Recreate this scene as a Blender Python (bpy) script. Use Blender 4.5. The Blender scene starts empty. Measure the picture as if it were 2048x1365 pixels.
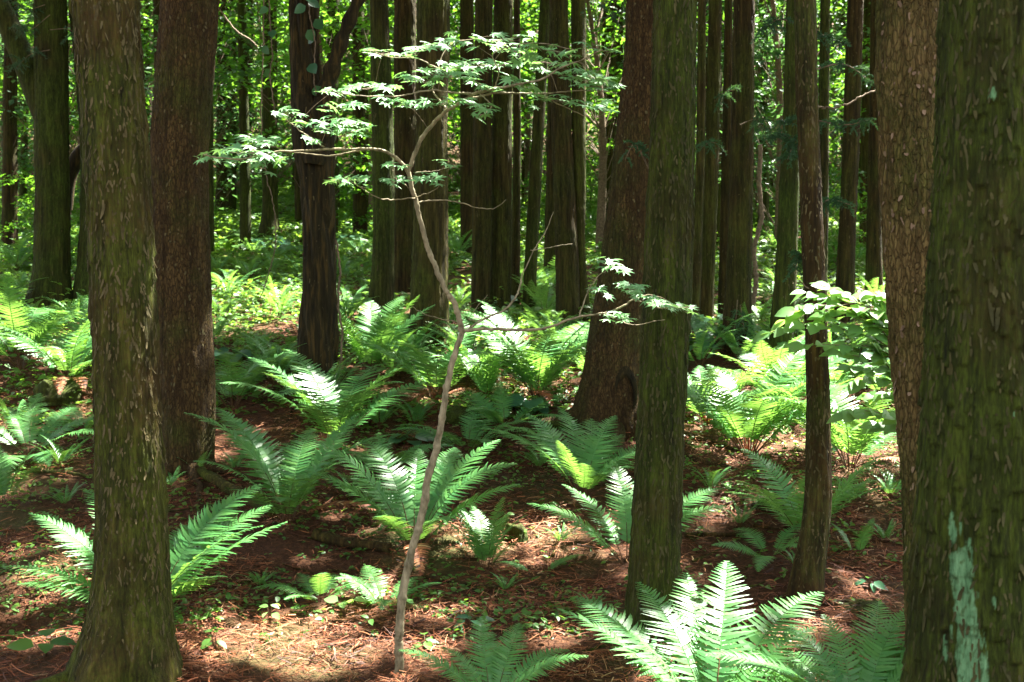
import bpy, math, random
import numpy as np
from mathutils import Vector, Matrix

rng = np.random.default_rng(11)
random.seed(11)
sc = bpy.context.scene
PI = math.pi

# ------------------------------------------------------------------ camera, sky, sun, exposure
F, PW, PH = 2276.0, 2048, 1365            # focal length and size of the photograph in its own pixels
PITCH = math.atan(82.5 / F)
CAM = np.array([0.0, 0.0, 1.6])
cd = bpy.data.cameras.new("camera")
cam = bpy.data.objects.new("camera", cd)
sc.collection.objects.link(cam)
cam.location = CAM
cam.rotation_euler = (PI / 2 - PITCH, 0, 0)
cd.sensor_width = 36
cd.lens = 36 * F / PW
cd.clip_start, cd.clip_end = 0.05, 2000
sc.camera = cam
cd.dof.use_dof = True
cd.dof.focus_distance = 6.6
cd.dof.aperture_fstop = 5.0

SUN_AZ, SUN_EL = math.radians(50), math.radians(62)     # azimuth clockwise from +Y (away from the camera)
SUN = np.array([math.sin(SUN_AZ) * math.cos(SUN_EL), math.cos(SUN_AZ) * math.cos(SUN_EL), math.sin(SUN_EL)])
w = bpy.data.worlds.new("World")
sc.world = w
w.use_nodes = True
nt = w.node_tree
sky = nt.nodes.new("ShaderNodeTexSky")
sky.sky_type = 'NISHITA'
sky.sun_disc = False
sky.sun_elevation = SUN_EL
sky.sun_rotation = SUN_AZ
sky.dust_density = 4.0
sky.ozone_density = 0.4
sky.air_density = 0.7
hsv = nt.nodes.new("ShaderNodeHueSaturation")
hsv.inputs["Saturation"].default_value = 0.25
nt.links.new(sky.outputs[0], hsv.inputs["Color"])
nt.links.new(hsv.outputs[0], nt.nodes["Background"].inputs[0])
nt.nodes["Background"].inputs[1].default_value = 0.056
ld = bpy.data.lights.new("sun", 'SUN')
ld.energy = 4.5
ld.angle = math.radians(0.5)
ld.color = (1.0, 0.95, 0.86)
lo = bpy.data.objects.new("sun", ld)
sc.collection.objects.link(lo)
lo.rotation_euler = Vector(SUN).to_track_quat('Z', 'Y').to_euler()
lo.location = (20, 30, 40)
sc.view_settings.view_transform = 'Standard'
sc.view_settings.look = 'None'
sc.view_settings.exposure = 3.78
sc.view_settings.gamma = 1.0
sc.cycles.max_bounces = 7
sc.cycles.diffuse_bounces = 4
sc.cycles.glossy_bounces = 2
sc.cycles.transmission_bounces = 4
sc.cycles.transparent_max_bounces = 4
sc.cycles.use_denoising = True

# ------------------------------------------------------------------ small helpers
def ray(px, py):
    u, v = (px - PW / 2) / F, -(py - PH / 2) / F
    c, s = math.cos(PITCH), math.sin(PITCH)
    return np.array([u, c + v * s, v * c - s])

def at(px, py, Y):
    d = ray(px, py)
    return CAM + d * (Y / d[1])

def hsh(ix, iy, seed):
    v = np.sin(ix * 127.1 + iy * 311.7 + seed * 74.7) * 43758.5453
    return v - np.floor(v)

def vn(x, y, seed=0, per=None):
    """smooth value noise, 0..1, periodic in x when per is given"""
    x = np.asarray(x, float); y = np.asarray(y, float)
    ix, iy = np.floor(x), np.floor(y)
    fx, fy = x - ix, y - iy
    fx = fx * fx * (3 - 2 * fx); fy = fy * fy * (3 - 2 * fy)
    ix1 = ix + 1
    if per:
        ix = np.mod(ix, per); ix1 = np.mod(ix1, per)
    a, b = hsh(ix, iy, seed), hsh(ix1, iy, seed)
    c, d = hsh(ix, iy + 1, seed), hsh(ix1, iy + 1, seed)
    return (a * (1 - fx) + b * fx) * (1 - fy) + (c * (1 - fx) + d * fx) * fy

def fbm(x, y, seed=0, oct=4):
    s, a, t = 0, 1.0, 0
    for k in range(oct):
        s = s + a * vn(x * 2 ** k, y * 2 ** k, seed + k * 3.1); t += a; a *= 0.5
    return s / t

_gd = np.array([-400, -30, 0, 3, 4.5, 5.5, 6, 6.5, 7, 8, 9, 10.5, 11.5, 12.5, 15, 20, 25, 35, 50, 65, 80, 130, 300, 900])
_gz = np.array([-1.2, -.8, -.5, -.36, -.31, -.29, -.29, -.25, -.19, -.01, .25, .48, .78, 1.05, 1.40, 2.15, 2.9, 4.25, 6.6, 10, 14.5, 33, 70, 75])
_fd = np.arange(-400, 900, 0.25)
_fz = np.interp(_fd, _gd, _gz)
_fz = np.convolve(np.pad(_fz, 2, mode='edge'), np.array([1, 2, 3, 2, 1]) / 9.0, mode='valid')
MOUNDS = []      # x, y, radius, height

def gz(x, y):
    x = np.asarray(x, float); y = np.asarray(y, float)
    z = np.interp(y, _fd, _fz)
    z = z + (fbm(x * .55 + 7, y * .55, 3, 3) - .5) * .20 + (fbm(x * 2.2, y * 2.2, 9, 3) - .5) * .075
    for mx, my, r, h in MOUNDS:
        z = z + h * np.exp(-((x - mx) ** 2 + (y - my) ** 2) / (r * r))
    return z

def hit(px, py, y0=2.6):
    d = ray(px, py)
    prev = y0
    for Y in np.concatenate([np.arange(y0, 30, .04), np.arange(30, 120, .3)]):
        p = CAM + d * (Y / d[1])
        if p[2] <= float(gz(p[0], p[1])):
            return np.array([p[0], p[1], float(gz(p[0], p[1]))])
    p = CAM + d * (60 / d[1])
    return np.array([p[0], p[1], float(gz(p[0], p[1]))])

for px, py, r, h in ((575, 1052, .38, .10), (60, 1160, .5, .13), (115, 800, .45, .12), (925, 850, .5, .10), (1120, 850, .6, .10),
                     (250, 1330, .55, .07), (1306, 1256, .4, .06), (1604, 1190, .35, .06), (378, 935, .7, .08), (1222, 840, .9, .10), (632, 776, .7, .08),
                     (1560, 1010, .35, .09), (1740, 960, .7, .14), (1620, 1170, .3, .05), (830, 1100, .35, .06), (260, 1310, .5, .07),
                     (1165, 1000, .3, .06), (30, 1250, .3, -.12)):
    p = hit(px, py)
    MOUNDS.append((p[0], p[1], r, h))

def mesh_np(name, V, faces, mats=(), fmat=None, smooth=False, tint=None, attrs=None):
    """faces: list of int arrays (n,3) / (n,4)"""
    V = np.asarray(V, np.float32)
    faces = [np.asarray(f, np.int32) for f in faces if len(f)]
    me = bpy.data.meshes.new(name)
    me.vertices.add(len(V))
    me.vertices.foreach_set("co", V.ravel())
    loops = np.concatenate([f.ravel() for f in faces])
    sizes = np.concatenate([np.full(len(f), f.shape[1], np.int32) for f in faces])
    starts = np.concatenate([[0], np.cumsum(sizes)[:-1]]).astype(np.int32)
    me.loops.add(len(loops))
    me.loops.foreach_set("vertex_index", loops)
    me.polygons.add(len(sizes))
    me.polygons.foreach_set("loop_start", starts)
    me.polygons.foreach_set("loop_total", sizes)
    if fmat is not None:
        me.polygons.foreach_set("material_index", np.asarray(fmat, np.int32))
    me.polygons.foreach_set("use_smooth", np.full(len(sizes), bool(smooth)))
    for m in mats:
        me.materials.append(m)
    if tint is not None:
        a = me.attributes.new("tint", 'FLOAT', 'POINT'); a.data.foreach_set("value", np.asarray(tint, np.float32))
    for k, v in (attrs or {}).items():
        a = me.attributes.new(k, 'FLOAT', 'POINT'); a.data.foreach_set("value", np.asarray(v, np.float32))
    me.update(calc_edges=True)
    return me

def link(name, data, parent=None, loc=None):
    o = bpy.data.objects.new(name, data)
    sc.collection.objects.link(o)
    if parent is not None:
        o.parent = parent
    if loc is not None:
        o.location = tuple(float(v) for v in loc)
    return o

def tag(o, label=None, cat=None, group=None, kind=None):
    if label: o["label"] = label
    if cat: o["category"] = cat
    if group: o["group"] = group
    if kind: o["kind"] = kind
    return o

def scatter(TV, TF, M, P):
    """copies of a template: TV (k,3), TF (m,c), M (n,3,3) column axes, P (n,3)"""
    n, k = len(P), len(TV)
    V = np.einsum('nij,kj->nki', M, TV) + P[:, None, :]
    Fc = TF[None] + (np.arange(n) * k)[:, None, None]
    return V.reshape(-1, 3), Fc.reshape(-1, TF.shape[1])

def unit(a):
    return a / np.maximum(np.linalg.norm(a, axis=-1, keepdims=True), 1e-9)

def frames(D, N, size):
    """matrix whose local x = D, z about N"""
    D = unit(D); Y = unit(np.cross(N, D)); Z = np.cross(D, Y)
    M = np.stack([D, Y, Z], axis=2)
    return M * np.asarray(size)[:, None, None]

def tube(P, Rr, n=6, cap=True):
    """a tapered tube along points"""
    P = np.asarray(P, float); Rr = np.asarray(Rr, float)
    T = unit(np.gradient(P, axis=0))
    ref = np.array([0.13, 1.0, 0.07]) if abs(T[:, 1]).mean() < .8 else np.array([1.0, .1, .1])
    U = unit(np.cross(T, ref)); Vv = np.cross(T, U)
    a = np.arange(n) / n * 2 * PI
    ring = P[:, None] + Rr[:, None, None] * (np.cos(a)[None, :, None] * U[:, None] + np.sin(a)[None, :, None] * Vv[:, None])
    m = len(P)
    i = np.arange(m - 1)[:, None] * n; j = np.arange(n)[None]; j1 = (j + 1) % n
    Fq = np.stack([i + j, i + j1, i + n + j1, i + n + j], axis=2).reshape(-1, 4)
    return ring.reshape(-1, 3), Fq

def spline(pts, n):
    """Catmull-Rom through pts"""
    P = np.asarray(pts, float)
    if len(P) == 2:
        t = np.linspace(0, 1, n)[:, None]
        return P[0] * (1 - t) + P[1] * t
    Q = np.vstack([2 * P[0] - P[1], P, 2 * P[-1] - P[-2]])
    t = np.linspace(0, len(P) - 1 - 1e-6, n)
    k = t.astype(int); f = (t - k)[:, None]
    a, b, c, d = Q[k], Q[k + 1], Q[k + 2], Q[k + 3]
    return .5 * (2 * b + (c - a) * f + (2 * a - 5 * b + 4 * c - d) * f ** 2 + (3 * b - a - 3 * c + d) * f ** 3)

class MB:
    """collects pieces for one mesh"""
    def __init__(s): s.V, s.Fs, s.m, s.t, s.n = [], [], [], [], 0
    def add(s, V, Fc, mat=0, tint=0.5):
        s.V.append(np.asarray(V, float)); s.Fs.append(np.asarray(Fc) + s.n); s.m.append(np.full(len(Fc), mat))
        s.t.append(np.broadcast_to(np.asarray(tint, float), (len(V),)).copy()); s.n += len(V); return s
    def mesh(s, name, mats, smooth=False):
        return mesh_np(name, np.vstack(s.V), s.Fs, mats, np.concatenate(s.m), smooth, np.concatenate(s.t))

# ------------------------------------------------------------------ materials
def newmat(name):
    m = bpy.data.materials.new(name); m.use_nodes = True
    t = m.node_tree; b = t.nodes["Principled BSDF"]
    return m, t, b

def nd(t, kind, **kw):
    n = t.nodes.new("ShaderNode" + kind)
    for k, v in kw.items():
        if k.startswith("i_"):
            key = k[2:]
            n.inputs[int(key) if key.isdigit() else key].default_value = v
        else:
            setattr(n, k, v)
    return n

def ramp(t, src, stops):
    r = t.nodes.new("ShaderNodeValToRGB")
    e = r.color_ramp.elements
    e[0].position, e[0].color = stops[0][0], (*stops[0][1], 1)
    e[1].position, e[1].color = stops[-1][0], (*stops[-1][1], 1)
    for p, c in stops[1:-1]:
        x = e.new(p); x.color = (*c, 1)
    t.links.new(src, r.inputs[0])
    return r.outputs[0]

def mixc(t, fac, a, b):
    n = t.nodes.new("ShaderNodeMix"); n.data_type = 'RGBA'
    for s, v in ((0, fac), (6, a), (7, b)):
        if hasattr(v, "is_output"): t.links.new(v, n.inputs[s])
        elif s == 0: n.inputs[0].default_value = v
        else: n.inputs[s].default_value = (*v, 1)
    return n.outputs[2]

def mth(t, op, a, b=None, clamp=False):
    n = t.nodes.new("ShaderNodeMath"); n.operation = op; n.use_clamp = clamp
    for s, v in ((0, a), (1, b)):
        if v is None: continue
        if hasattr(v, "is_output"): t.links.new(v, n.inputs[s])
        else: n.inputs[s].default_value = v
    return n.outputs[0]

def noise(t, vec, scale, detail=4, rough=.55):
    n = nd(t, "TexNoise", i_Scale=scale, i_Detail=detail, i_Roughness=rough)
    t.links.new(vec, n.inputs["Vector"]); return n.outputs["Fac"]

def coords(t, scale=(1, 1, 1), rand=True):
    tc = nd(t, "TexCoord")
    v = tc.outputs["Object"]
    if rand:
        oi = nd(t, "ObjectInfo")
        k = mth(t, 'MULTIPLY', oi.outputs["Random"], 37.0)
        va = nd(t, "VectorMath", operation='ADD')
        t.links.new(v, va.inputs[0]); t.links.new(k, va.inputs[1]); v = va.outputs[0]
    mp = nd(t, "Mapping"); mp.inputs["Scale"].default_value = scale
    t.links.new(v, mp.inputs["Vector"])
    return mp.outputs[0], v

def bark_mat(name, dark, mid, light, moss, moss_lo, moss_hi, scaly=False, rough=.9, lich=.74):
    dark, mid, light, moss = [(c[0] * k, c[1] * k * 1.04, c[2] * k * .66) for c, k in ((dark, .55), (mid, .70), (light, .92), (moss, .80))]
    m, t, b = newmat(name)
    vs, v = coords(t, (26, 26, 2.4))
    n1 = noise(t, vs, 1.0, 5, .65)
    col = ramp(t, n1, [(.30, dark), (.52, mid), (.75, light)])
    big = noise(t, v, 1.7, 3)
    hgt = n1
    if scaly:
        v2, _ = coords(t, (55, 55, 17))
        vw = nd(t, "VectorMath", operation='ADD')
        nn = nd(t, "TexNoise", i_Scale=1.2, i_Detail=2); t.links.new(v2, nn.inputs["Vector"])
        t.links.new(v2, vw.inputs[0]); t.links.new(nn.outputs["Color"], vw.inputs[1])
        vo = nd(t, "TexVoronoi", feature='DISTANCE_TO_EDGE', i_Scale=1.0); t.links.new(vw.outputs[0], vo.inputs["Vector"])
        vc = nd(t, "TexVoronoi", i_Scale=1.0); t.links.new(vw.outputs[0], vc.inputs["Vector"])
        edge = mth(t, 'MULTIPLY', vo.outputs["Distance"], 7.0, True)
        sep = nd(t, "SeparateColor"); t.links.new(vc.outputs["Color"], sep.inputs[0])
        plate = mixc(t, mth(t, 'MULTIPLY', mth(t, 'MULTIPLY', sep.outputs[0], n1), .9), col, light)
        col = mixc(t, edge, tuple(.55 * p_ + .45 * q_ for p_, q_ in zip(dark, mid)), plate)
        hgt = mth(t, 'ADD', mth(t, 'MULTIPLY', edge, .4), mth(t, 'MULTIPLY', n1, .8))
    fine = noise(t, v, 60, 3, .6)
    mossn = mth(t, 'ADD', mth(t, 'MULTIPLY', big, .75), mth(t, 'MULTIPLY', fine, .25))
    mf = nd(t, "MapRange"); mf.inputs["From Min"].default_value = moss_lo; mf.inputs["From Max"].default_value = moss_hi
    t.links.new(mossn, mf.inputs["Value"])
    strand = noise(t, coords(t, (95, 95, 14))[0], 1.0, 4, .75)
    mv = mth(t, 'ADD', mth(t, 'MULTIPLY', strand, .6), mth(t, 'MULTIPLY', n1, .5))
    mossc = ramp(t, mv, [(.38, tuple(c * .12 for c in moss)), (.54, moss), (.68, tuple(c * 2.3 for c in moss))])
    col = mixc(t, mth(t, 'MULTIPLY', mf.outputs[0], .85), col, mossc)
    # lichen: small flecks from noise, patches from the mesh attribute
    v3, _ = coords(t, (9, 9, 5))
    ln = noise(t, v3, 1.4, 5, .7)
    lf = nd(t, "MapRange"); lf.inputs["From Min"].default_value = lich; lf.inputs["From Max"].default_value = lich + .03
    t.links.new(ln, lf.inputs["Value"])
    at_ = nd(t, "Attribute", attribute_name="lichen")
    crust = noise(t, v, 75, 4, .75)
    cr = nd(t, "MapRange"); cr.inputs["From Min"].default_value = .16; cr.inputs["From Max"].default_value = .62
    t.links.new(mth(t, 'ADD', mth(t, 'MULTIPLY', at_.outputs["Fac"], 1.0), mth(t, 'MULTIPLY', mth(t, 'SUBTRACT', crust, .5), .7)), cr.inputs["Value"])
    lsum = mth(t, 'MAXIMUM', mth(t, 'MULTIPLY', lf.outputs[0], .35), mth(t, 'MULTIPLY', cr.outputs[0], mth(t, 'GREATER_THAN', at_.outputs["Fac"], .02)))
    lcol = ramp(t, mv, [(.36, (.035, .075, .028)), (.5, (.085, .20, .085)), (.7, (.18, .35, .17))])
    col = mixc(t, lsum, col, lcol)
    t.links.new(col, b.inputs["Base Color"])
    b.inputs["Roughness"].default_value = rough
    b.inputs["Specular IOR Level"].default_value = .2
    bp = nd(t, "Bump", i_Strength=1.0, i_Distance=.02)
    h2 = mth(t, 'ADD', hgt, mth(t, 'MULTIPLY', strand, .5))
    t.links.new(h2, bp.inputs["Height"]); t.links.new(bp.outputs[0], b.inputs["Normal"])
    return m

def plain_mat(name, c1, c2, scale=20, rough=.8, bump=.4, stretch=(1, 1, 1), spec=.25):
    m, t, b = newmat(name)
    vs, v = coords(t, stretch)
    n = noise(t, vs, scale, 4, .6)
    t.links.new(ramp(t, n, [(.3, c1), (.7, c2)]), b.inputs["Base Color"])
    b.inputs["Roughness"].default_value = rough
    b.inputs["Specular IOR Level"].default_value = spec
    bp = nd(t, "Bump", i_Strength=bump, i_Distance=.006)
    t.links.new(n, bp.inputs["Height"]); t.links.new(bp.outputs[0], b.inputs["Normal"])
    return m

def leaf_mat(name, a, b_, tr, rough=.38, spec=.5, tfac=.38):
    """two-sided leaf: glossy top plus light passing through"""
    m, t, b = newmat(name)
    at_ = nd(t, "Attribute", attribute_name="tint")
    oi = nd(t, "ObjectInfo")
    f = mth(t, 'ADD', mth(t, 'MULTIPLY', at_.outputs["Fac"], .75), mth(t, 'MULTIPLY', oi.outputs["Random"], .25), True)
    col = mixc(t, f, a, b_)
    t.links.new(col, b.inputs["Base Color"])
    b.inputs["Roughness"].default_value = rough
    b.inputs["Specular IOR Level"].default_value = spec
    ts = nd(t, "BsdfTranslucent")
    t.links.new(mixc(t, f, tuple(c * .75 for c in tr), tr), ts.inputs["Color"])
    mx = nd(t, "MixShader"); mx.inputs[0].default_value = tfac
    t.links.new(b.outputs[0], mx.inputs[1]); t.links.new(ts.outputs[0], mx.inputs[2])
    t.links.new(mx.outputs[0], t.nodes["Material Output"].inputs[0])
    return m

M = {}
M['cedar'] = bark_mat('cedar_bark', (.020, .013, .005), (.068, .042, .015), (.15, .10, .04), (.042, .054, .007), .38, .56)
M['mossy'] = bark_mat('mossy_bark', (.016, .013, .004), (.045, .035, .010), (.10, .075, .026), (.032, .048, .006), .34, .52)
M['brown'] = bark_mat('brown_bark', (.014, .009, .0035), (.055, .032, .012), (.12, .072, .028), (.045, .055, .014), .50, .66)
M['scaly'] = bark_mat('scaly_bark', (.019, .0105, .005), (.066, .037, .016), (.125, .077, .037), (.040, .046, .010), .50, .66, True)
M['pale_scaly'] = bark_mat('pale_scaly_bark', (.095, .060, .030), (.16, .105, .052), (.26, .18, .105), (.050, .054, .013), .44, .60, True)
M['mid_brown'] = bark_mat('dark_brown_bark', (.014, .009, .004), (.046, .030, .011), (.10, .065, .027), (.034, .038, .008), .42, .60)  # bark set for the middle and far trunks, slightly darker
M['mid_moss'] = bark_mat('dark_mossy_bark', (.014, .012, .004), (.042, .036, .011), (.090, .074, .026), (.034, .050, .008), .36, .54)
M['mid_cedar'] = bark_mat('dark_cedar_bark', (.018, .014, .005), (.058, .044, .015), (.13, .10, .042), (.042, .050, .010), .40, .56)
M['dead'] = bark_mat('dead_wood', (.009, .0075, .0045), (.033, .025, .012), (.11, .066, .026), (.025, .028, .010), .60, .74)
M['flake'] = plain_mat('bark_flake', (.036, .032, .010), (.115, .092, .036), 14, .85)
M['flake_moss'] = plain_mat('mossy_bark_flake', (.022, .024, .006), (.075, .070, .022), 14, .85)
M['flake_pale'] = plain_mat('bark_flake_pale', (.08, .052, .028), (.26, .18, .11), 14, .8)
M['twig'] = plain_mat('twig_bark', (.07, .052, .03), (.20, .15, .09), 30, .8)
M['maple_bark'] = plain_mat('maple_bark', (.075, .065, .032), (.34, .29, .175), 34, .75, .9, (1, 1, .45))
M['stipe'] = plain_mat('fern_stalk', (.035, .018, .008), (.11, .055, .018), 14, .6)
M['rust_stipe'] = plain_mat('fern_rust_stalk', (.20, .045, .015), (.36, .10, .03), 14, .6)
M['fern'] = leaf_mat('fern_leaf', (.050, .190, .058), (.105, .26, .058), (.22, .45, .06), .40, .45, .36)
M['maple'] = leaf_mat('maple_leaf', (.12, .31, .13), (.19, .40, .15), (.22, .42, .10), .42, .5, .38)
M['shrub'] = leaf_mat('shrub_leaf', (.10, .24, .075), (.16, .31, .09), (.36, .58, .10), .40, .5, .45)
M['broad'] = leaf_mat('broad_leaf', (.025, .095, .050), (.055, .15, .070), (.14, .30, .06), .33, .55, .30)
M['under'] = leaf_mat('understory_leaf', (.022, .105, .020), (.070, .19, .022), (.17, .40, .025), .5, .22, .50)
M['under_dark'] = leaf_mat('conifer_leaf', (.018, .07, .028), (.05, .13, .04), (.10, .24, .05), .45, .35, .35)
M['herb'] = leaf_mat('herb_leaf', (.028, .105, .026), (.095, .20, .028), (.24, .44, .04), .45, .35, .42)
M['canopy'] = leaf_mat('canopy_leaf', (.020, .060, .020), (.045, .10, .025), (.08, .18, .03), .5, .35, .25)
M['sprig'] = leaf_mat('cedar_sprig', (.016, .065, .026), (.035, .10, .035), (.08, .18, .04), .5, .35, .25)

def ground_mat():
    m, t, b = newmat('forest_floor')
    tc = nd(t, "TexCoord"); v = tc.outputs["Object"]
    n1 = noise(t, v, 3.0, 6, .65); n2 = noise(t, v, 38, 5, .7); n3 = noise(t, v, .9, 4, .6)
    soil = ramp(t, n2, [(.30, (.016, .008, .004)), (.50, (.075, .030, .013)), (.72, (.17, .078, .034))])
    soil2 = mixc(t, mth(t, 'MULTIPLY', n1, .6), soil, (.05, .028, .018))
    mr = nd(t, "MapRange"); mr.inputs["From Min"].default_value = .50; mr.inputs["From Max"].default_value = .66
    t.links.new(n3, mr.inputs["Value"])
    moss = mixc(t, n2, (.02, .035, .010), (.075, .095, .025))
    col = mixc(t, mth(t, 'MULTIPLY', mr.outputs[0], .65), soil2, moss)
    t.links.new(col, b.inputs["Base Color"])
    b.inputs["Roughness"].default_value = .95; b.inputs["Specular IOR Level"].default_value = .15
    bp = nd(t, "Bump", i_Strength=.9, i_Distance=.03)
    t.links.new(mth(t, 'ADD', n2, n1), bp.inputs["Height"]); t.links.new(bp.outputs[0], b.inputs["Normal"])
    return m
M['ground'] = ground_mat()

def litter_mat():
    m, t, b = newmat('dead_needles')
    at_ = nd(t, "Attribute", attribute_name="tint")
    col = ramp(t, at_.outputs["Fac"], [(0, (.030, .010, .004)), (.45, (.17, .050, .017)), (.75, (.26, .10, .036)), (1, (.36, .23, .12))])
    t.links.new(col, b.inputs["Base Color"])
    b.inputs["Roughness"].default_value = .7; b.inputs["Specular IOR Level"].default_value = .3
    return m
M['litter'] = litter_mat()

# ------------------------------------------------------------------ the ground sheet
def axis(lo, hi, fine_lo, fine_hi, fine, grow=1.16):
    a = list(np.arange(fine_lo, fine_hi + 1e-6, fine))
    s, x = fine, a[-1]
    while x < hi:
        s *= grow; x = min(hi, x + s); a.append(x)
    s, x = fine, a[0]
    while x > lo:
        s *= grow; x = max(lo, x - s); a.insert(0, x)
    return np.array(a)
gx, gy = axis(-500, 500, -5.5, 6, .05), axis(-120, 850, 4.6, 14, .05, 1.07)
X, Y = np.meshgrid(gx, gy)
Z = gz(X, Y)
Z = Z + (fbm(X * 9, Y * 9, 21, 3) - .5) * .035 * np.clip((20 - Y) / 8, 0, 1)
nx, ny = len(gx), len(gy)
ii = (np.arange(ny - 1)[:, None] * nx + np.arange(nx - 1)[None]).ravel()
gme = mesh_np("ground", np.stack([X, Y, Z], 2).reshape(-1, 3), [np.stack([ii, ii + 1, ii + nx + 1, ii + nx], 1)], [M['ground']], None, True)
tag(link("ground", gme), kind="structure")

# ------------------------------------------------------------------ trunks
def cells(u, v, per, seed):
    """F1, F2 and a random value of a jittered cell pattern, periodic in u"""
    iu, iv = np.floor(u), np.floor(v)
    f1 = np.full(u.shape, 9.0); f2 = f1.copy(); idv = np.zeros(u.shape)
    for a in (-1, 0, 1):
        for b in (-1, 0, 1):
            cu, cv = iu + a, iv + b
            h1, h2 = hsh(np.mod(cu, per), cv, seed), hsh(np.mod(cu, per), cv, seed + 5)
            d = np.hypot(u - cu - .15 - .7 * h1, v - cv - .15 - .7 * h2)
            closer = d < f1
            f2 = np.where(closer, f1, np.minimum(f2, d)); idv = np.where(closer, hsh(np.mod(cu, per), cv, seed + 9), idv)
            f1 = np.where(closer, d, f1)
    return f1, f2, idv

def trunk_mesh(edges, d, style, mat, near, base, seed, top=17.0, flare=.25, flakes=0, lichen=None, ridged=False):
    """edges: (y, x_left, x_right) in photo pixels from top to bottom; the trunk stands at distance d on the point base"""
    e = sorted(edges)
    C, Rr = [], []
    for y, xl, xr in e:
        p = at((xl + xr) / 2, y, d); C.append(p); Rr.append((xr - xl) / 2 / F * d)
    C, Rr = np.array(C[::-1]), np.array(Rr[::-1])          # bottom to top
    zs = C[:, 2]
    zb = base[2]
    ztopvis = 1.6 + .275 * d + .3
    zt = zb + top
    # lean beyond the frame keeps the direction of the highest stretch
    sl = (C[-1, 0] - C[-2, 0]) / max(.05, zs[-1] - zs[-2]); sl = max(-.06, min(.06, sl))
    zx = np.concatenate([[zb - .35], zs, [zt]])
    cx = np.concatenate([[C[0, 0]], C[:, 0], [C[-1, 0] + sl * (zt - zs[-1])]])
    rx = np.concatenate([[Rr[0] * 1.02], Rr, [Rr[-1] * .25]])
    dz, nseg = near
    z = np.concatenate([np.arange(zb - .3, ztopvis, dz), np.linspace(ztopvis + .05, zt, 10)])
    cxi, rxi = np.interp(z, zx, cx), np.interp(z, zx, rx)
    k = max(1, int(.22 / dz)); ker = np.ones(2 * k + 1) / (2 * k + 1)
    cxi = np.convolve(np.pad(cxi, k, mode='edge'), ker, 'valid'); rxi = np.convolve(np.pad(rxi, k, mode='edge'), ker, 'valid')
    th = np.arange(nseg) / nseg * 2 * PI
    T, ZZ = np.meshgrid(th, z)
    Rm = np.repeat(rxi[:, None], nseg, 1)
    r0 = float(np.median(Rr))
    hh = np.clip(ZZ - zb, 0, None)
    fl = flare * np.exp(-hh / (.9 * r0 + .05)) * (.35 + .65 * np.cos(T * 5 + seed) * vn(T / (2 * PI) * 5, ZZ * 0 + seed, seed, 5))
    Rm = Rm * (1 + fl)
    uu = T / (2 * PI)
    vis = (ZZ < ztopvis + .05)
    lump = (vn(uu * 5, ZZ * 1.1, seed, 5) - .5) * .10 * r0 + (vn(uu * 9, ZZ * 3, seed + 2, 9) - .5) * .05 * r0
    disp = lump
    if style == 'fiber':
        n1 = max(6, int(2 * PI * r0 / .028)); n2 = max(8, int(2 * PI * r0 / .011))
        wob = (vn(uu * n1, ZZ * 1.2, seed + 31, n1) - .5) * .8
        a = vn(uu * n1 + wob, ZZ * 2.6, seed + 3, n1); b = vn(uu * n2 + wob, ZZ * 6.5, seed + 4, n2)
        strip = vn(uu * n1 + wob, ZZ * 7 + 5 * vn(uu * n1, ZZ * .0, seed + 8, n1), seed + 6, n1)
        def shingle(nc, fz, sd, amp):
            q = uu * nc + wob * nc / n1 * 1.3
            cc = np.mod(np.floor(q), nc); r1 = hsh(cc, cc * 0 + 1, sd); r2 = hsh(cc, cc * 0 + 2, sd)
            w_ = ZZ * (fz * (.6 + .8 * r1)) + r2 * 17; row = np.floor(w_); sw = w_ - row
            r3 = hsh(cc, row, sd + 3)
            return amp * r3 * (1 - sw) ** 1.5 * np.sin(PI * np.clip(q - np.floor(q), .02, .98)) ** .4
        ks = min(1.0, (r0 / .17) ** 1.2)
        disp = disp + ks * (np.abs(a - .5) * .012 + (b - .5) * .008 + shingle(n1, 5.5, seed + 11, .015) + shingle(int(n1 * 1.7), 9.0, seed + 12, .011) * (a > .42) - .010)
    elif style == 'scaly':
        n1 = max(6, int(2 * PI * r0 / .030))
        wu = (vn(uu * n1, ZZ * 14, seed + 30, n1) - .5) * 1.5
        f1, f2, idv = cells(uu * n1 + wu, ZZ * 15 + wu, n1, seed)
        pl = np.clip((f2 - f1) * 3.2, 0, 1)
        disp = disp + pl * .005 + idv * .008 + (vn(uu * n1 * 2 + wu, ZZ * 5, seed + 21, n1 * 2) - .5) * .012 - .006 + (vn(uu * n1 * 3, ZZ * 40, seed + 3, n1 * 3) - .5) * .004
    elif style == 'gnarled':
        tw = T + ZZ * 1.3
        disp = disp + (np.abs(np.sin(tw * 2.5 + 2 * vn(uu * 6, ZZ * 2, seed, 6)))) * .25 * r0 - .14 * r0
        n2 = max(8, int(2 * PI * r0 / .02))
        disp = disp + (vn(uu * n2 + ZZ * 3, ZZ * 5, seed + 4, n2) - .5) * .02
    Rm = Rm + disp * vis
    Xv = cxi[:, None] + Rm * np.cos(T) - base[0]
    Yv = d + Rm * np.sin(T) - base[1] + (vn(ZZ * .3, T * 0 + seed, seed) - .5) * .05
    Zv = ZZ - base[2]
    V = np.stack([Xv, Yv, Zv], 2).reshape(-1, 3)
    m = len(z)
    i = np.arange(m - 1)[:, None] * nseg; j = np.arange(nseg)[None]; j1 = (j + 1) % nseg
    Fq = np.stack([i + j, i + j1, i + nseg + j1, i + nseg + j], 2).reshape(-1, 4)
    li = np.zeros(len(V))
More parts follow.
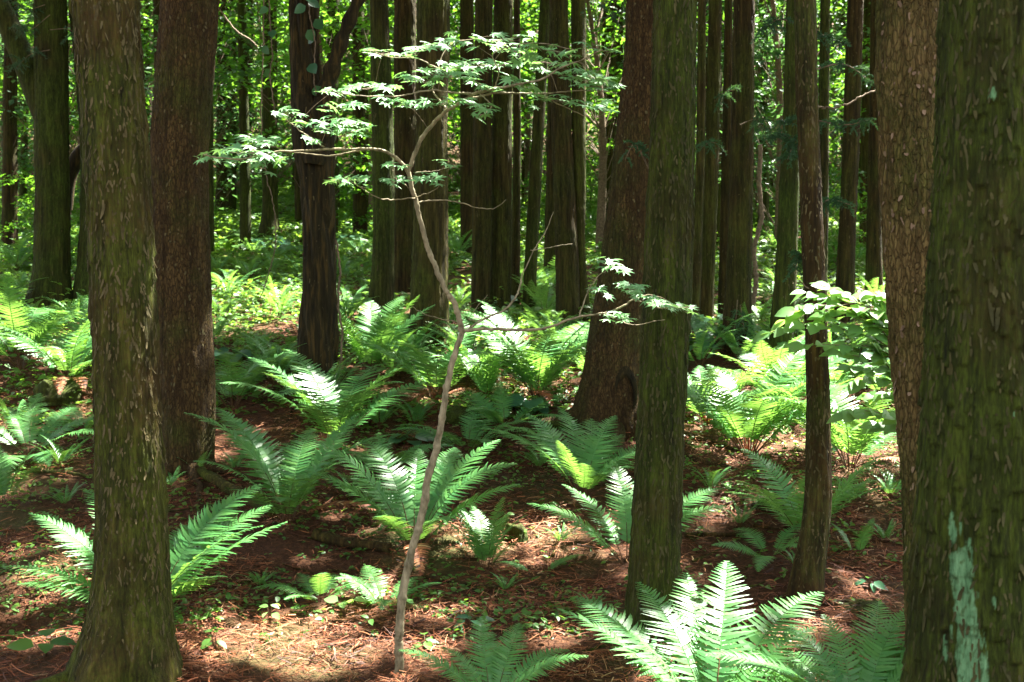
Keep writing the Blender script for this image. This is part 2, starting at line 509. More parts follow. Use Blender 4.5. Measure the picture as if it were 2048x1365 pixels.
    if lichen:
        W3 = V + np.array(base)
        for (lx, ly, rxp, ryp, sd) in lichen:
            p = at(lx, ly, d - r0 * .85); sx, sz = rxp / F * d, ryp / F * d
            cu = np.interp(W3[:, 2], z, cxi)
            q = ((W3[:, 0] - p[0] - (p[2] - W3[:, 2]) * .03) / sx) ** 2 + ((W3[:, 2] - p[2]) / sz) ** 2
            nz = fbm(W3[:, 0] * 45, W3[:, 2] * 14, sd, 3)
            front = (W3[:, 1] < d - .1 * r0)
            nz = .45 * nz + .55 * fbm(W3[:, 0] * 140, W3[:, 2] * 22, sd + 9, 3)
            li = np.maximum(li, np.where(front, np.clip((1.0 - q + (nz - .5) * 3.2) * 2.2, 0, 1), 0) * (.45 + .5 * fbm(W3[:, 0] * 80, W3[:, 2] * 30, sd + 3, 2)) * np.clip(.25 + 1.3 * vn(W3[:, 0] * 170, W3[:, 2] * 70, sd + 7), 0, 1))
    Vs, Fs, ms, ls = [V], [Fq], [np.zeros(len(Fq))], [li]
    if flakes:
        g = np.random.default_rng(seed)
        fz = g.uniform(zb + .05, min(ztopvis, zb + 5), flakes); fa = g.uniform(PI * .95, PI * 2.05, flakes)
        fr = np.interp(fz, z, rxi) * 1.0
        fi = np.clip(np.searchsorted(z, fz), 0, m - 1); fj = np.mod(np.rint(fa / (2 * PI) * nseg).astype(int), nseg)
        P = V.reshape(m, nseg, 3)[fi, fj]
        out = np.stack([np.cos(fa), np.sin(fa), 0 * fa], 1); up = np.zeros((flakes, 3)); up[:, 2] = 1
        side = np.cross(up, out)
        if style == 'scaly':
            L = g.gamma(4.0, .004, flakes) + .008; Wd = g.uniform(.004, .010, flakes)
        else:
            L = g.gamma(2.2, .0082, flakes) + .007; Wd = g.uniform(.002, .0048, flakes) * (1 + L * 10)
        sgn = np.where(g.random(flakes) < .72, -1.0, 1.0); lift = g.uniform(.05, .5, flakes) ** 1.3; skew = g.normal(0, .22, flakes)
        vv = []
        for t_, wk in ((0, .8), (.35, 1), (.7, .8), (1, .25)):
            cpt = P + out * (.001 + (lift * L * t_ ** 2))[:, None] + up * (sgn * L * t_)[:, None] + side * (skew * L * t_)[:, None]
            vv += [cpt - side * (Wd * wk)[:, None], cpt + side * (Wd * wk)[:, None]]
        FV = np.stack(vv, 1).reshape(-1, 3)
        ft = np.array([[0, 1, 3, 2], [2, 3, 5, 4], [4, 5, 7, 6]])
        FF = (ft[None] + (np.arange(flakes) * 8)[:, None, None]).reshape(-1, 4) + len(V)
        Vs.append(FV); Fs.append(FF); ms.append(np.ones(len(FF))); ls.append(np.zeros(len(FV)))
    me = mesh_np("trunk", np.vstack(Vs), Fs, [mat, M['flake_pale'] if mat is M['pale_scaly'] else M['flake_moss'] if mat is M['mossy'] else M['flake']], np.concatenate(ms), True,
                 None, {"lichen": np.concatenate(ls)})
    topc = np.array([np.interp(zt, z, cxi), d, zt])
    return me, topc

def fork_tube(path_px, d0, dd=0):
    pts = [at(x, y, d0 + dd * k) for k, (x, y, r) in enumerate(path_px)]
    rr = [r / F * d0 for x, y, r in path_px]
    n = len(pts) * 6
    P = spline(pts, n); Rr = np.interp(np.linspace(0, 1, n), np.linspace(0, 1, len(rr)), rr)
    return P, Rr

NEAR, MIDR, FAR = (.018, 200), (.03, 110), (.07, 40)
TREES = []     # root, top point, distance
def tree(kind, edges, basepx, style, mat, res, label, group=None, d=None, flakes=0, flare=.25, lichen=None, top=17.0, seed=None, cat="tree"):
    seed = seed or (len(TREES) * 7 + 3)
    if d is None:
        hp = hit(*basepx); d = hp[1]
    else:
        x = at(basepx[0], basepx[1], d)[0]; hp = np.array([x, d, float(gz(x, d))])
    base = np.array([at(basepx[0], basepx[1], d)[0], d, float(gz(hp[0], d))])
    me, topc = trunk_mesh(edges, d, style, M[mat], res, base, seed, top, flare, flakes, lichen)
    root = tag(link(kind, None, None, base), label, cat, group)
    link("trunk", me, root)
    TREES.append([root, topc, d, base])
    return root, base, d

A = tree("cedar_tree", [(0, 143, 277), (300, 168, 297), (600, 186, 315), (900, 194, 330), (1100, 199, 343), (1230, 182, 348), (1300, 160, 353), (1345, 142, 360)],
         (250, 1335), 'fiber', 'cedar', NEAR, "thick cedar with peeling green-brown bark growing out of a sunlit fern, flared base in view", flakes=1900, flare=.32)
B = tree("pine_tree", [(0, 322, 436), (150, 312, 424), (300, 303, 412), (600, 309, 420), (800, 322, 428), (900, 328, 424), (940, 326, 428)],
         (378, 935), 'scaly', 'scaly', MIDR, "stout reddish brown scaly trunk right behind the thick cedar with peeling bark", flakes=300, flare=.12)
Cc = tree("cedar_tree", [(0, 1308, 1396), (300, 1300, 1390), (600, 1285, 1384), (800, 1277, 1371), (1000, 1264, 1365), (1200, 1254, 1359), (1262, 1247, 1362)],
          (1306, 1258), 'fiber', 'mossy', NEAR, "straight moss green cedar in front of the leaning scaly pine", flakes=1500, flare=.16)
DP = tree("pine_tree", [(0, 1254, 1340), (150, 1246, 1338), (300, 1230, 1330), (500, 1205, 1312), (650, 1182, 1296), (760, 1164, 1288), (845, 1140, 1296)],
         (1222, 842), 'scaly', 'scaly', MIDR, "big dark scaly pine leaning right with a hollow in its wide base", flakes=250, flare=.22)
E = tree("dead_tree", [(0, 584, 636), (150, 584, 638), (230, 590, 662), (300, 592, 666), (400, 606, 670), (500, 612, 670), (600, 605, 674), (700, 598, 674), (778, 592, 668)],
         (632, 776), 'gnarled', 'dead', MIDR, "dark twisted half-rotten tree with a bare limb forking to the right", flakes=120, flare=.12)
R_ = tree("cedar_tree", [(0, 1886, 2125), (300, 1872, 2118), (600, 1858, 2114), (900, 1840, 2110), (1200, 1826, 2110), (1365, 1814, 2112), (1600, 1780, 2130)],
          (1960, 1560), 'fiber', 'mossy', (.009, 300), "mossy cedar trunk filling the right edge, with a turquoise lichen patch", d=3.6, flakes=1800, flare=.1,
          lichen=[(1930, 1240, 21, 160, 3), (1944, 1350, 27, 90, 8), (1988, 185, 6, 13, 5), (2020, 830, 5, 11, 6), (1914, 1060, 6, 34, 7), (1980, 1200, 4, 11, 12), (1900, 1310, 5, 30, 14)])
Q = tree("pine_tree", [(0, 1759, 1884), (300, 1762, 1884), (600, 1778, 1894), (900, 1800, 1906), (1100, 1808, 1912), (1365, 1812, 1920), (1420, 1806, 1926)],
         (1866, 1400), 'scaly', 'pale_scaly', NEAR, "pale pinkish flaky trunk close beside the mossy trunk with the lichen patch", d=5.0, flakes=250, flare=.1)
S = tree("cedar_tree", [(0, 1588, 1632), (200, 1592, 1634), (350, 1598, 1642), (600, 1608, 1652), (800, 1613, 1660), (1000, 1611, 1664), (1080, 1602, 1656), (1150, 1580, 1644), (1195, 1566, 1640)],
         (1604, 1192), 'fiber', 'brown', (.02, 120), "slim brown cedar with a curved foot standing behind the green leafy shrub", flakes=600, flare=.25)

def roots(T, r, k, seed, a0=PI):
    g = np.random.default_rng(seed)
    root, base, d = T
    for q in range(k):
        a = a0 + PI * (q + .5) / k + g.normal(0, .15); L = r * g.uniform(2.0, 3.6)
        n = 14; t = np.linspace(0, 1, n); wob = np.cumsum(g.normal(0, .03, n))
        x = base[0] + np.cos(a + wob) * (r * .75 + L * t); y = base[1] + np.sin(a + wob) * (r * .75 + L * t)
        rr = r * np.interp(t, [0, .3, 1], [.20, .12, .03]) * g.uniform(.8, 1.2)
        z = gz(x, y) + rr * np.interp(t, [0, .2, .8, 1], [.9, .45, .1, -1.2]) 
        V, Fq = tube(np.stack([x, y, z], 1) - base, rr, 12)
        link("root", mesh_np("root", V, [Fq], [root.children[0].data.materials[0]], None, True, None, {"lichen": np.zeros(len(V))}), root)
roots(A, .24, 5, 1); roots(B, .26, 4, 2); roots(Cc, .17, 4, 3); roots(DP, .38, 5, 4); roots(S, .12, 4, 5); roots(E, .22, 4, 6)

# the mid-distance trunks: edges, base, bark, style, label
MIDS = [
 ([(0, 70, 134), (200, 72, 136), (400, 74, 138), (550, 66, 140), (633, 46, 150)], (98, 630), 'mossy', 'fiber', "dark mossy cedar near the left edge with a thick limb forking left", .2),
 ([(0, 140, 215), (300, 165, 245), (500, 160, 250), (628, 146, 255)], (200, 626), 'mossy', 'fiber', "dark trunk mostly hidden behind the thick cedar with peeling bark", .15),
 ([(0, 434, 466), (200, 434, 467), (432, 431, 468)], (450, 431), 'brown', 'fiber', "reddish brown distant trunk standing just right of the stout scaly trunk", .1),
 ([(0, 525, 553), (200, 524, 555), (430, 524, 556), (478, 513, 562)], (538, 476), 'mossy', 'fiber', "dark slender trunk with thin vines hanging in front of it", .2),
 ([(0, 740, 777), (300, 744, 788), (520, 745, 788), (655, 728, 788)], (758, 652), 'mossy', 'fiber', "dark cedar just right of the twisted dead tree, foot among tall ferns", .1),
 ([(0, 788, 832), (300, 788, 834), (582, 784, 836)], (810, 580), 'brown', 'fiber', "wide dark trunk set back between two cedars behind the maple stem", .1),
 ([(0, 835, 898), (300, 832, 896), (500, 826, 896), (640, 820, 897), (698, 812, 899)], (856, 694), 'cedar', 'fiber', "broad olive cedar right behind the bend of the slender maple", .1),
 ([(0, 919, 947), (300, 921, 948), (520, 920, 950)], (934, 516), 'brown', 'fiber', "thin trunk set back just right of the broad olive cedar", .1),
 ([(0, 950, 984), (300, 947, 984), (640, 942, 981)], (962, 636), 'brown', 'fiber', "brown cedar, left one of the close pair behind the bare maple twig", .1),
 ([(0, 987, 1027), (300, 983, 1024), (632, 979, 1021)], (1000, 628), 'cedar', 'fiber', "cedar with bark wisps, right one of the close pair behind the bare maple twig", .1),
 ([(0, 1027, 1040), (300, 1026, 1042), (622, 1020, 1040)], (1032, 620), 'brown', 'fiber', "very thin trunk tucked against the cedar with bark wisps", .1),
 ([(0, 1080, 1101), (300, 1062, 1086), (500, 1050, 1076), (628, 1043, 1070)], (1056, 626), 'mossy', 'fiber', "slim green trunk leaning right, ferns behind its foot", .1),
 ([(0, 1098, 1124), (300, 1094, 1124), (575, 1086, 1124)], (1105, 573), 'brown', 'fiber', "nearly black trunk set back left of the tall brown cedar", .1),
 ([(0, 1100, 1136), (300, 1104, 1146), (500, 1110, 1156), (663, 1112, 1164)], (1138, 660), 'brown', 'fiber', "tall brown cedar with sunlit bark wisps along its right edge", .1),
 ([(0, 1142, 1172), (300, 1144, 1172), (500, 1154, 1170), (655, 1156, 1184)], (1170, 652), 'cedar', 'fiber', "olive trunk pressed behind the right side of the tall brown cedar", .1),
 ([(0, 1204, 1234), (250, 1200, 1232), (470, 1196, 1230)], (1212, 466), 'brown', 'fiber', "far reddish trunk seen left of the leaning scaly pine", .1),
 ([(0, 1396, 1412), (300, 1392, 1410), (660, 1376, 1398)], (1388, 656), 'cedar', 'fiber', "narrow trunk touching the right side of the straight moss green cedar", .1),
 ([(0, 1418, 1444), (300, 1410, 1438), (648, 1398, 1426)], (1412, 645), 'cedar', 'fiber', "rusty orange-brown slim trunk right of the straight moss green cedar", .1),
 ([(0, 1450, 1466), (300, 1444, 1464), (640, 1434, 1456)], (1446, 638), 'brown', 'fiber', "thin brown trunk half hidden by the dark trunk with bark strips", .1),
 ([(0, 1466, 1511), (300, 1462, 1508), (500, 1455, 1504), (705, 1442, 1502)], (1472, 702), 'brown', 'fiber', "dark trunk with hanging bark strips beside glossy broad leaves", .1),
 ([(0, 1572, 1610), (300, 1562, 1600), (500, 1552, 1594), (650, 1540, 1588), (742, 1534, 1582)], (1558, 740), 'mossy', 'fiber', "dark olive trunk just left of the slim curved-foot cedar", .1),
 ([(0, 1640, 1660), (300, 1636, 1658), (640, 1630, 1654)], (1644, 636), 'mossy', 'fiber', "thin mossy trunk behind the slim curved-foot cedar", .1),
 ([(0, 1696, 1728), (300, 1686, 1720), (500, 1676, 1710), (682, 1664, 1708)], (1686, 680), 'brown', 'fiber', "dark straight trunk behind the leafy shrub left of the pale flaky trunk", .1),
 ([(0, 1742, 1764), (300, 1738, 1762), (610, 1730, 1766)], (1748, 606), 'brown', 'fiber', "dark trunk half hidden by the pale flaky trunk", .1),
 ([(0, 3, 24), (200, 4, 26), (392, 4, 28)], (16, 390), 'mossy', 'fiber', "thin grey-green trunk at the far left edge", .1),
 ([(0, 28, 50), (200, 28, 51), (384, 28, 52)], (40, 382), 'brown', 'fiber', "thin reddish trunk between the left edge and the dark mossy forked cedar", .1),
 ([(0, 283, 304), (200, 283, 304), (430, 283, 305)], (294, 428), 'brown', 'fiber', "distant brown trunk in the gap left of the stout scaly trunk", .1),
 ([(0, 306, 326), (200, 308, 328), (540, 408, 430)][:2] + [(480, 310, 332)], (320, 478), 'brown', 'fiber', "dark trunk peeping out at the left of the stout scaly trunk", .1),
 ([(0, 404, 424), (200, 406, 426), (530, 407, 430)], (418, 528), 'mossy', 'fiber', "dark narrow trunk showing past the right side of the stout scaly trunk", .1),
 ([(0, 706, 729), (250, 705, 731), (468, 706, 733)], (720, 465), 'cedar', 'fiber', "far olive trunk between the twisted dead tree and the dark cedar", .1),
]
for k, (ed, bp, mt, st, lab, fl) in enumerate(MIDS):
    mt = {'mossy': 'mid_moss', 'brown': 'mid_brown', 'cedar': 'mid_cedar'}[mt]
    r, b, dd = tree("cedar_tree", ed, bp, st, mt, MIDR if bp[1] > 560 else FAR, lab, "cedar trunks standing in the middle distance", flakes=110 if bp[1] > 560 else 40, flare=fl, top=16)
    if k == 0:
        P, Rr = fork_tube([(100, 250, 26), (80, 205, 24), (58, 150, 22), (30, 80, 22), (2, 20, 22), (-60, -80, 20)], dd, .02)
        V, Fq = tube(P - b, Rr, 20)
        link("limb", mesh_np("limb", V, [Fq], [M['mid_moss']], None, True), r)
        P, Rr = fork_tube([(138, 420, 7), (140, 360, 12), (152, 322, 15), (172, 296, 14), (200, 280, 12)], dd + .8)
        V, Fq = tube(P - b, Rr, 14)
        link("limb", mesh_np("limb", V, [Fq], [M['dead']], None, True), r)

# limb of the dead tree
P, Rr = fork_tube([(628, 330, 20), (636, 260, 22), (646, 200, 20), (664, 140, 15), (688, 70, 13), (716, 0, 12), (750, -80, 11)], E[2] - .15)
V, Fq = tube(P - E[1], Rr * (1 + .18 * np.sin(np.arange(len(Rr)) * 1.3)), 18)
link("limb", mesh_np("limb", V, [Fq], [M['dead']], None, True), E[0])
# a dark hollow in the pine's foot: a sunken rim of bark
def hollow():
    mb = MB()
    c = at(1250, 800, DP[2] - .27) - DP[1]
    n = 20
    a = np.arange(n) / n * 2 * PI
    rings = []
    for rr, dep in ((1.35, 0), (1.0, -.03), (.8, .02), (.45, .08), (.01, .10)):
        rings.append(np.stack([c[0] + np.cos(a) * .075 * rr * (1 + .15 * np.sin(3 * a)), c[1] + dep + 0 * a, c[2] + np.sin(a) * .22 * rr], 1))
    V = np.vstack(rings); m = len(rings)
    i = np.arange(m - 1)[:, None] * n; j = np.arange(n)[None]; j1 = (j + 1) % n
    mb.add(V, np.stack([i + j, i + j1, i + n + j1, i + n + j], 2).reshape(-1, 4))
    link("hollow", mb.mesh("hollow", [M['dead']], True), DP[0])
hollow()

# far trunks deep in the wood
FARN = 48
for k in range(FARN):
    d = 22 + 26 * ((k * .618) % 1)
    px = 30 + (k + .5) / FARN * 1720 + rng.uniform(-40, 40)
    if 880 < px < 1200 and k % 3: px = px - 500 if k % 2 else px + 480
    wpx = rng.uniform(.20, .34) * F / d / 2
    ln = rng.uniform(-12, 12)
    x = at(px, 400, d)[0]
    yb = 600 - (float(gz(x, d)) - 1.6) / d * F
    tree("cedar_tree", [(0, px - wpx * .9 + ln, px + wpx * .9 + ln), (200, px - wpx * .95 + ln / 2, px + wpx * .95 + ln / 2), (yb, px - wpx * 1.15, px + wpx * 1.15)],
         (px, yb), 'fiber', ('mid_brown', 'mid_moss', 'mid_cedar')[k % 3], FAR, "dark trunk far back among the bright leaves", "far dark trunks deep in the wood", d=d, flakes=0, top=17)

# ------------------------------------------------------------------ spots chosen to be sunlit (canopy clumps in the sun's way are left out)
LIT = []
def lit(px, py, r, d=None):
    p = hit(px, py) if d is None else at(px, py, d)
    LIT.append((p, r * (.95 if d is None else 1)))
for a in ((560, 1290, .45), (690, 1320, .40), (460, 1285, .28), (640, 1240, .25), (560, 1345, .35), (90, 1190, .34), (170, 1220, .2), (40, 1130, .25), (1090, 1095, .28), (1000, 1060, .2), (1480, 1015, .30), (1700, 1180, .22), (1660, 980, .3),
          (880, 1085, .22), (1230, 1120, .2), (1640, 1010, .3), (700, 1240, .15), (300, 990, .2), (1020, 890, .2), (700, 900, .2), (1330, 1130, .15), (950, 1300, .2)):
    lit(*a)
for px, py, d, r in ((150, 1085, 6.2, .30), (100, 1180, 6.2, .25), (450, 1150, 6.2, .34), (520, 1200, 6.2, .25), (1400, 1270, 5.0, .36), (1520, 1230, 5.0, .22), (1440, 1330, 5, .35), (550, 950, 8.0, .22), (640, 900, 8.1, .18), (700, 830, 9.5, .35), (560, 800, 9.6, .3), (930, 985, 7.6, .22),
                     (760, 1000, 7.6, .2), (740, 960, 8.0, .2), (760, 100, 5.5, .32), (690, 195, 5.5, .42), (690, 245, 5.5, .42), (900, 85, 5.5, .3), (450, 295, 5.5, .3), (560, 290, 5.5, .3), (1180, 160, 5.5, .15), (890, 205, 5.6, .12), (850, 355, 5.6, .12),
                     (790, 358, 5.6, .1), (1195, 575, 5.6, .08), (1600, 650, 6.3, .35), (1680, 640, 6.3, .45), (1740, 640, 6.3, .4), (1720, 760, 6.3, .4), (1300, 640, 5.6, .1),
                     (1500, 780, 10, 1.0), (1420, 740, 10.5, .9), (1740, 830, 9, .7), (1660, 760, 9.5, .8), (1600, 700, 11, 1.0), (1740, 700, 11, .9), (1560, 870, 8.6, .3), (950, 720, 11, .6), (1080, 690, 11, .7), (1140, 720, 11, .5), (60, 690, 11, .8), (150, 700, 11, .6), (60, 800, 9.8, .35), (100, 880, 9, .3), (750, 680, 11.5, .5),
                     (600, 600, 14, 1.0), (500, 560, 16, 1.3), (1000, 620, 13, .7), (470, 780, 9.5, .3), (1195, 870, 8.3, .16), (1010, 965, 7.6, .16), (1200, 1010, 7.3, .15)):
    lit(px, py, r, d)

# ------------------------------------------------------------------ unseen canopy above the frame, laid out to block the sun and shape its patches
def crowns():
    g = np.random.default_rng(5)
    roots = np.array([[t[1][0], t[1][1]] for t in TREES])
    def clumps(n, x0, x1, y0, y1):
        x = g.uniform(x0, x1, n); y = g.uniform(y0, y1, n)
        z = np.interp(y, _fd, _fz) + g.uniform(10.5, 18.5, n)
        return np.stack([x, y, z], 1)
    P = clumps(95000, -22, 30, 2.5, 70)
    # shadow point at ground of each clump
    t = (P[:, 2] - np.interp(P[:, 1] - 8, _fd, _fz)) / SUN[2]
    G = P - SUN[None] * t[:, None]
    keep = (P[:, 2] > 1.6 + .285 * P[:, 1] + .8)
    dens = np.where(G[:, 1] < 9.5, .95, np.interp(G[:, 1], [9.5, 12, 15, 22, 60], [.95, .40, .36, .55, .62]))
    dens = dens * np.where((G[:, 1] > 11), np.clip((fbm(G[:, 0] * .4, G[:, 1] * .4, 44, 2) - .36) * 4.5, .03, 1.6), 1)
    keep &= g.random(len(P)) < dens
    dist_ok = np.ones(len(P), bool)
    for p, r in LIT:
        v = P - p[None]
        al = v @ SUN
        dd = np.linalg.norm(v - al[:, None] * SUN[None], axis=1)
        dist_ok &= ~((dd < r * .72 + .22) & (al > 0))
    P = P[keep & dist_ok]
    near = np.argmin(((P[:, None, :2] - roots[None]) ** 2).sum(2), axis=1)
    TV = np.array([[0, 0, 0], [.55, -.28, -.03], [1, 0, -.10], [.55, .28, -.03]]); TF = np.array([[0, 1, 2, 3]])
    for k, (root, topc, d, base) in enumerate(TREES):
        Q = P[near == k]
        if not len(Q):
            c = topc + np.array([0, 0, -.5])
            Q = c + g.normal(0, .6, (14, 3))
        n = len(Q) * 7
        pos = np.repeat(Q, 7, 0) + g.normal(0, .12, (n, 3))
        az = g.uniform(0, 2 * PI, n)
        Dd = np.stack([np.cos(az), np.sin(az), g.normal(-.1, .3, n)], 1)
        N = np.stack([g.normal(0, .4, n), g.normal(0, .4, n), np.ones(n)], 1)
        V, Fq = scatter(TV, TF, frames(Dd, N, g.uniform(.28, .5, n)), pos)
        mb = MB().add(V - base, Fq, 0, np.repeat(g.random(n), 4))
        # limbs out to the clumps
        for q in [q_ for q_ in Q[::9] if math.hypot(q_[0] - topc[0], q_[1] - topc[1]) < 2.6]:
            a0 = np.array([topc[0], topc[1], min(topc[2] - .3, q[2] - .6)])
            tv, tf = tube(spline([a0, (a0 + q) / 2 + np.array([0, 0, .25]), q], 6), np.linspace(.035, .008, 6), 4)
            mb.add(tv - base, tf, 1)
        link("crown", mb.mesh("crown", [M['canopy'], M['twig']]), root)
crowns()

# ------------------------------------------------------------------ ferns
def frond_arrays(th0, th1, bend, seed, npairs=30, m=7, wmax=.15, stipe=.2):
    """one frond of unit length growing along +x; returns V, F, mat, tint"""
    g = np.random.default_rng(seed)
    n = 26
    s = np.linspace(0, 1, n)
    th = np.radians(th0 + (th1 - th0) * s ** 1.25); yaw = bend * s ** 1.5
    T = np.stack([np.cos(th) * np.cos(yaw), np.cos(th) * np.sin(yaw), np.sin(th)], 1)
    P = np.vstack([[0, 0, 0], np.cumsum((T[1:] + T[:-1]) / 2 * (1.0 / (n - 1)), 0)])
    V, Fq = tube(P, np.interp(s, [0, .2, 1], [.0065, .0040, .0012]), 4)
    mb = MB().add(V, Fq[:36], 1, .5); mb.Fs.append(Fq[36:]); mb.m.append(np.full(len(Fq) - 36, 0))
    u = (np.arange(npairs) + .5) / npairs
    ss = stipe + (1 - stipe) * u
    wl = wmax * np.clip(u / .38, .0, 1) ** .6 * (.35 + .65 * np.clip(u / .38, 0, 1)) * np.clip((1 - u) / .62, 0, 1) ** .72 + .010
    wl = np.where(u < .38, wmax * (.42 + .58 * np.sin(u / .38 * PI / 2)), wl)
    sp = (1 - stipe) / npairs
    for side in (-1, 1):
        c = np.stack([np.interp(ss, s, P[:, k]) for k in range(3)], 1)
        t = unit(np.stack([np.interp(ss, s, T[:, k]) for k in range(3)], 1))
        b = unit(np.cross(np.tile([0, 0, 1.0], (npairs, 1)), t)) * side
        nrm = unit(np.cross(t, b) * side)
        fw = np.radians(5 + 25 * u) + g.normal(0, .06, npairs)
        dr = b * np.cos(fw)[:, None] + t * np.sin(fw)[:, None]
        droop = g.normal(.02, .06, npairs) - .10
        wp = sp * .54 * (.72 + .28 * (1 - u)) * (1.25 - .15 * u)
        L = wl * g.uniform(.93, 1.06, npairs)
        ax = np.cross(nrm, dr)
        tw = g.normal(0.12, .10, npairs) * side
        ax = unit(ax + nrm * tw[:, None])
        q = np.linspace(0, 1, m + 1)
        prof = (1 - q ** 1.9) * .92 + .05
        tooth = np.where(np.arange(m + 1) % 2 == 0, 1.0, .74); tooth[0] = .75
        prof = prof * tooth; prof[-1] = .05
        vv = []
        for k in range(m + 1):
            cc = c + dr * (L * q[k])[:, None] + nrm * (droop * L * q[k] + .06 * L * math.sin(PI * q[k]))[:, None] + t * (.16 * L * q[k] ** 2)[:, None]
            hw = (wp * prof[k])[:, None]
            vv += [cc - ax * hw, cc + ax * hw]
        VV = np.stack(vv, 1).reshape(-1, 3)
        ft = np.array([[2 * k, 2 * k + 1, 2 * k + 3, 2 * k + 2] for k in range(m)])
        FF = (ft[None] + (np.arange(npairs) * 2 * (m + 1))[:, None, None]).reshape(-1, 4)
        mb.add(VV, FF, 0, np.repeat(np.clip(g.normal(.45, .22, npairs), 0, 1), 2 * (m + 1)))
    return mb

STY = {'vase': ((52, 72), (-6, 22)), 'up': ((58, 80), (20, 50)), 'low': ((40, 60), (-22, 8)), 'wide': ((46, 66), (0, 22))}
FR = {}
for k_, (sty, (a, b)) in enumerate(STY.items()):
    for q in range(7):
        g = np.random.default_rng(100 + q + 17 * k_)
        mb = frond_arrays(g.uniform(*a), g.uniform(*b), g.normal(0, .22), 200 + q + 31 * k_, int(g.integers(31, 38)), 9, g.uniform(.165, .195))
        FR.setdefault(sty, []).append((mb.mesh("frond", [M['fern'], M['stipe']]), mb))

OLD = [frond_arrays(38, -34, .3 * (q - 1), 900 + q, 26, 7, .12).mesh("old_frond", [M['litter'], M['stipe']]) for q in range(3)]

def fern(px, py, Lpx, n, sty, label, group=None, az0=None, d=None, azs=None, Ls=None, rust=False):
    p = hit(px, py) if d is None else np.array([at(px, py, d)[0], d, float(gz(at(px, py, d)[0], d))])
    L = 1.07 * Lpx * p[1] / F
    g = np.random.default_rng(int(px * 3 + py))
    root = tag(link("wood_fern", None, None, p - np.array([0, 0, .02])), label, "fern", group)
    root.rotation_euler = (g.normal(0, .05) + .06, g.normal(0, .06), 0)
    a0 = g.uniform(0, 2 * PI)
    for k in range(n if azs is None else len(azs)):
        az = a0 + 2 * PI * k / n + g.normal(0, .18) if azs is None else math.radians(azs[k])
        f = link("frond", FR[sty][(k * 3 + int(px)) % 7][0], root)
        f.rotation_euler = (g.normal(0, .07), g.normal(0, .10), az)
        s = L * (g.uniform(.78, 1.08) if Ls is None else Ls[k])
        f.scale = (s, s, s)
        f.location = (math.cos(az) * .025, math.sin(az) * .025, 0)
    if n >= 11 and sty != 'wide':
        for k in range(2):
            f = link("old_frond", OLD[(k + n) % 3], root)
            f.rotation_euler = (0, 0, g.uniform(0, 2 * PI)); s = L * g.uniform(.5, .75); f.scale = (s, s, s)
    if rust:
        mb = MB()
        for k in range(10):
            az = g.uniform(0, 2 * PI); l = g.uniform(.10, .22)
            e_ = np.array([math.cos(az) * l * .5, math.sin(az) * l * .5, l])
            V, Fq = tube(spline([[0, 0, 0], e_ * .5 + [0, 0, .02], e_], 5), np.linspace(.007, .003, 5), 5); mb.add(V, Fq)
        link("old_stalks", mb.mesh("old_stalks", [M['rust_stipe']]), root)
    return root

fern(575, 1047, 305, 13, 'vase', "large dark green fern fanned like a vase beside the fallen log", azs=[178, 150, 128, 100, 80, 55, 32, 8, -28, 205, 270, -75, 240], Ls=[.98, 1.0, .95, .85, .8, .95, .85, .9, .7, .75, .62, .7, .6])
fern(670, 893, 258, 14, 'vase', "wide bright fern just behind the large vase-shaped fern, below the dead tree")
fern(828, 1100, 285, 13, 'vase', "fern the slender maple stem crosses, its left fronds flecked with sun", azs=[176, 160, 120, 95, 60, 30, 12, -8, 200, 140, 75, 250, -60], Ls=[.9, 1.0, .95, .8, .85, 1, .95, .85, .7, .85, .9, .6, .65])
fern(1165, 993, 240, 14, 'vase', "upright fern with thin dark stalks left of the straight moss green cedar", azs=[170, 150, 125, 104, 86, 68, 50, 30, 10, 190, 215, -40, 265, 300], Ls=[1, 1, .9, .95, .9, .85, .8, .85, .7, .75, .6, .6, .55, .55])
fern(1255, 1122, 235, 9, 'vase', "light green fern peeking out on both sides of the straight moss green cedar", azs=[160, 130, 100, 75, 20, 5, 40, 190, -30], Ls=[.95, .9, .95, .85, 1.05, .95, .8, .6, .7], d=7.25)
fern(290, 1262, 430, 12, 'wide', "big sunlit fern spreading on both sides of the thick cedar with peeling bark", azs=[172, 158, 142, 190, 200, 72, 54, 34, 12, -10, 92, -34, 128], Ls=[.70, .74, .76, .66, .55, .78, .8, .74, .74, .70, .6, .58, .7], d=6.3)
fern(1425, 1490, 430, 9, 'wide', "near fern with two glaring white sunlit fronds at the bottom edge", azs=[166, 145, 118, 96, 72, 52, 34, 185, 5], Ls=[.85, .9, .8, .95, .9, 1, .7, .72, .6], d=5.0)
fern(1715, 1510, 330, 12, 'vase', "leaf green fern in the bottom corner against the lichen-patched trunk", azs=[165, 140, 120, 100, 84, 66, 48, 30, 12, 188, 205, -10], d=4.9)
fern(985, 1440, 210, 7, 'low', "low fern tips at the bottom edge beside the maple foot", azs=[170, 140, 110, 75, 40, 10, 90], d=5.2)
fern(740, 755, 185, 10, 'up', "tall narrow fern standing at the foot of the dead tree")
fern(872, 800, 200, 12, 'vase', "fern tucked under the lowest maple fork, yellow-green below")
fern(1072, 797, 235, 14, 'vase', "shining fern with rust red old stalks in the sunny middle", rust=True)
fern(1497, 918, 275, 14, 'vase', "big sunny fern with orange stalks left of the slim curved-foot cedar", rust=True)
fern(1615, 1012, 225, 10, 'vase', "blue-green fern right behind the slim curved-foot cedar", d=7.6)
fern(1700, 938, 250, 12, 'vase', "dazzling white lit fern under the leafy shrub")
fern(1415, 850, 190, 11, 'vase', "yellowish fern with a red foot right of the straight moss green cedar", rust=True)
fern(1560, 815, 195, 11, 'vase', "fern at the foot of the dark olive trunk")
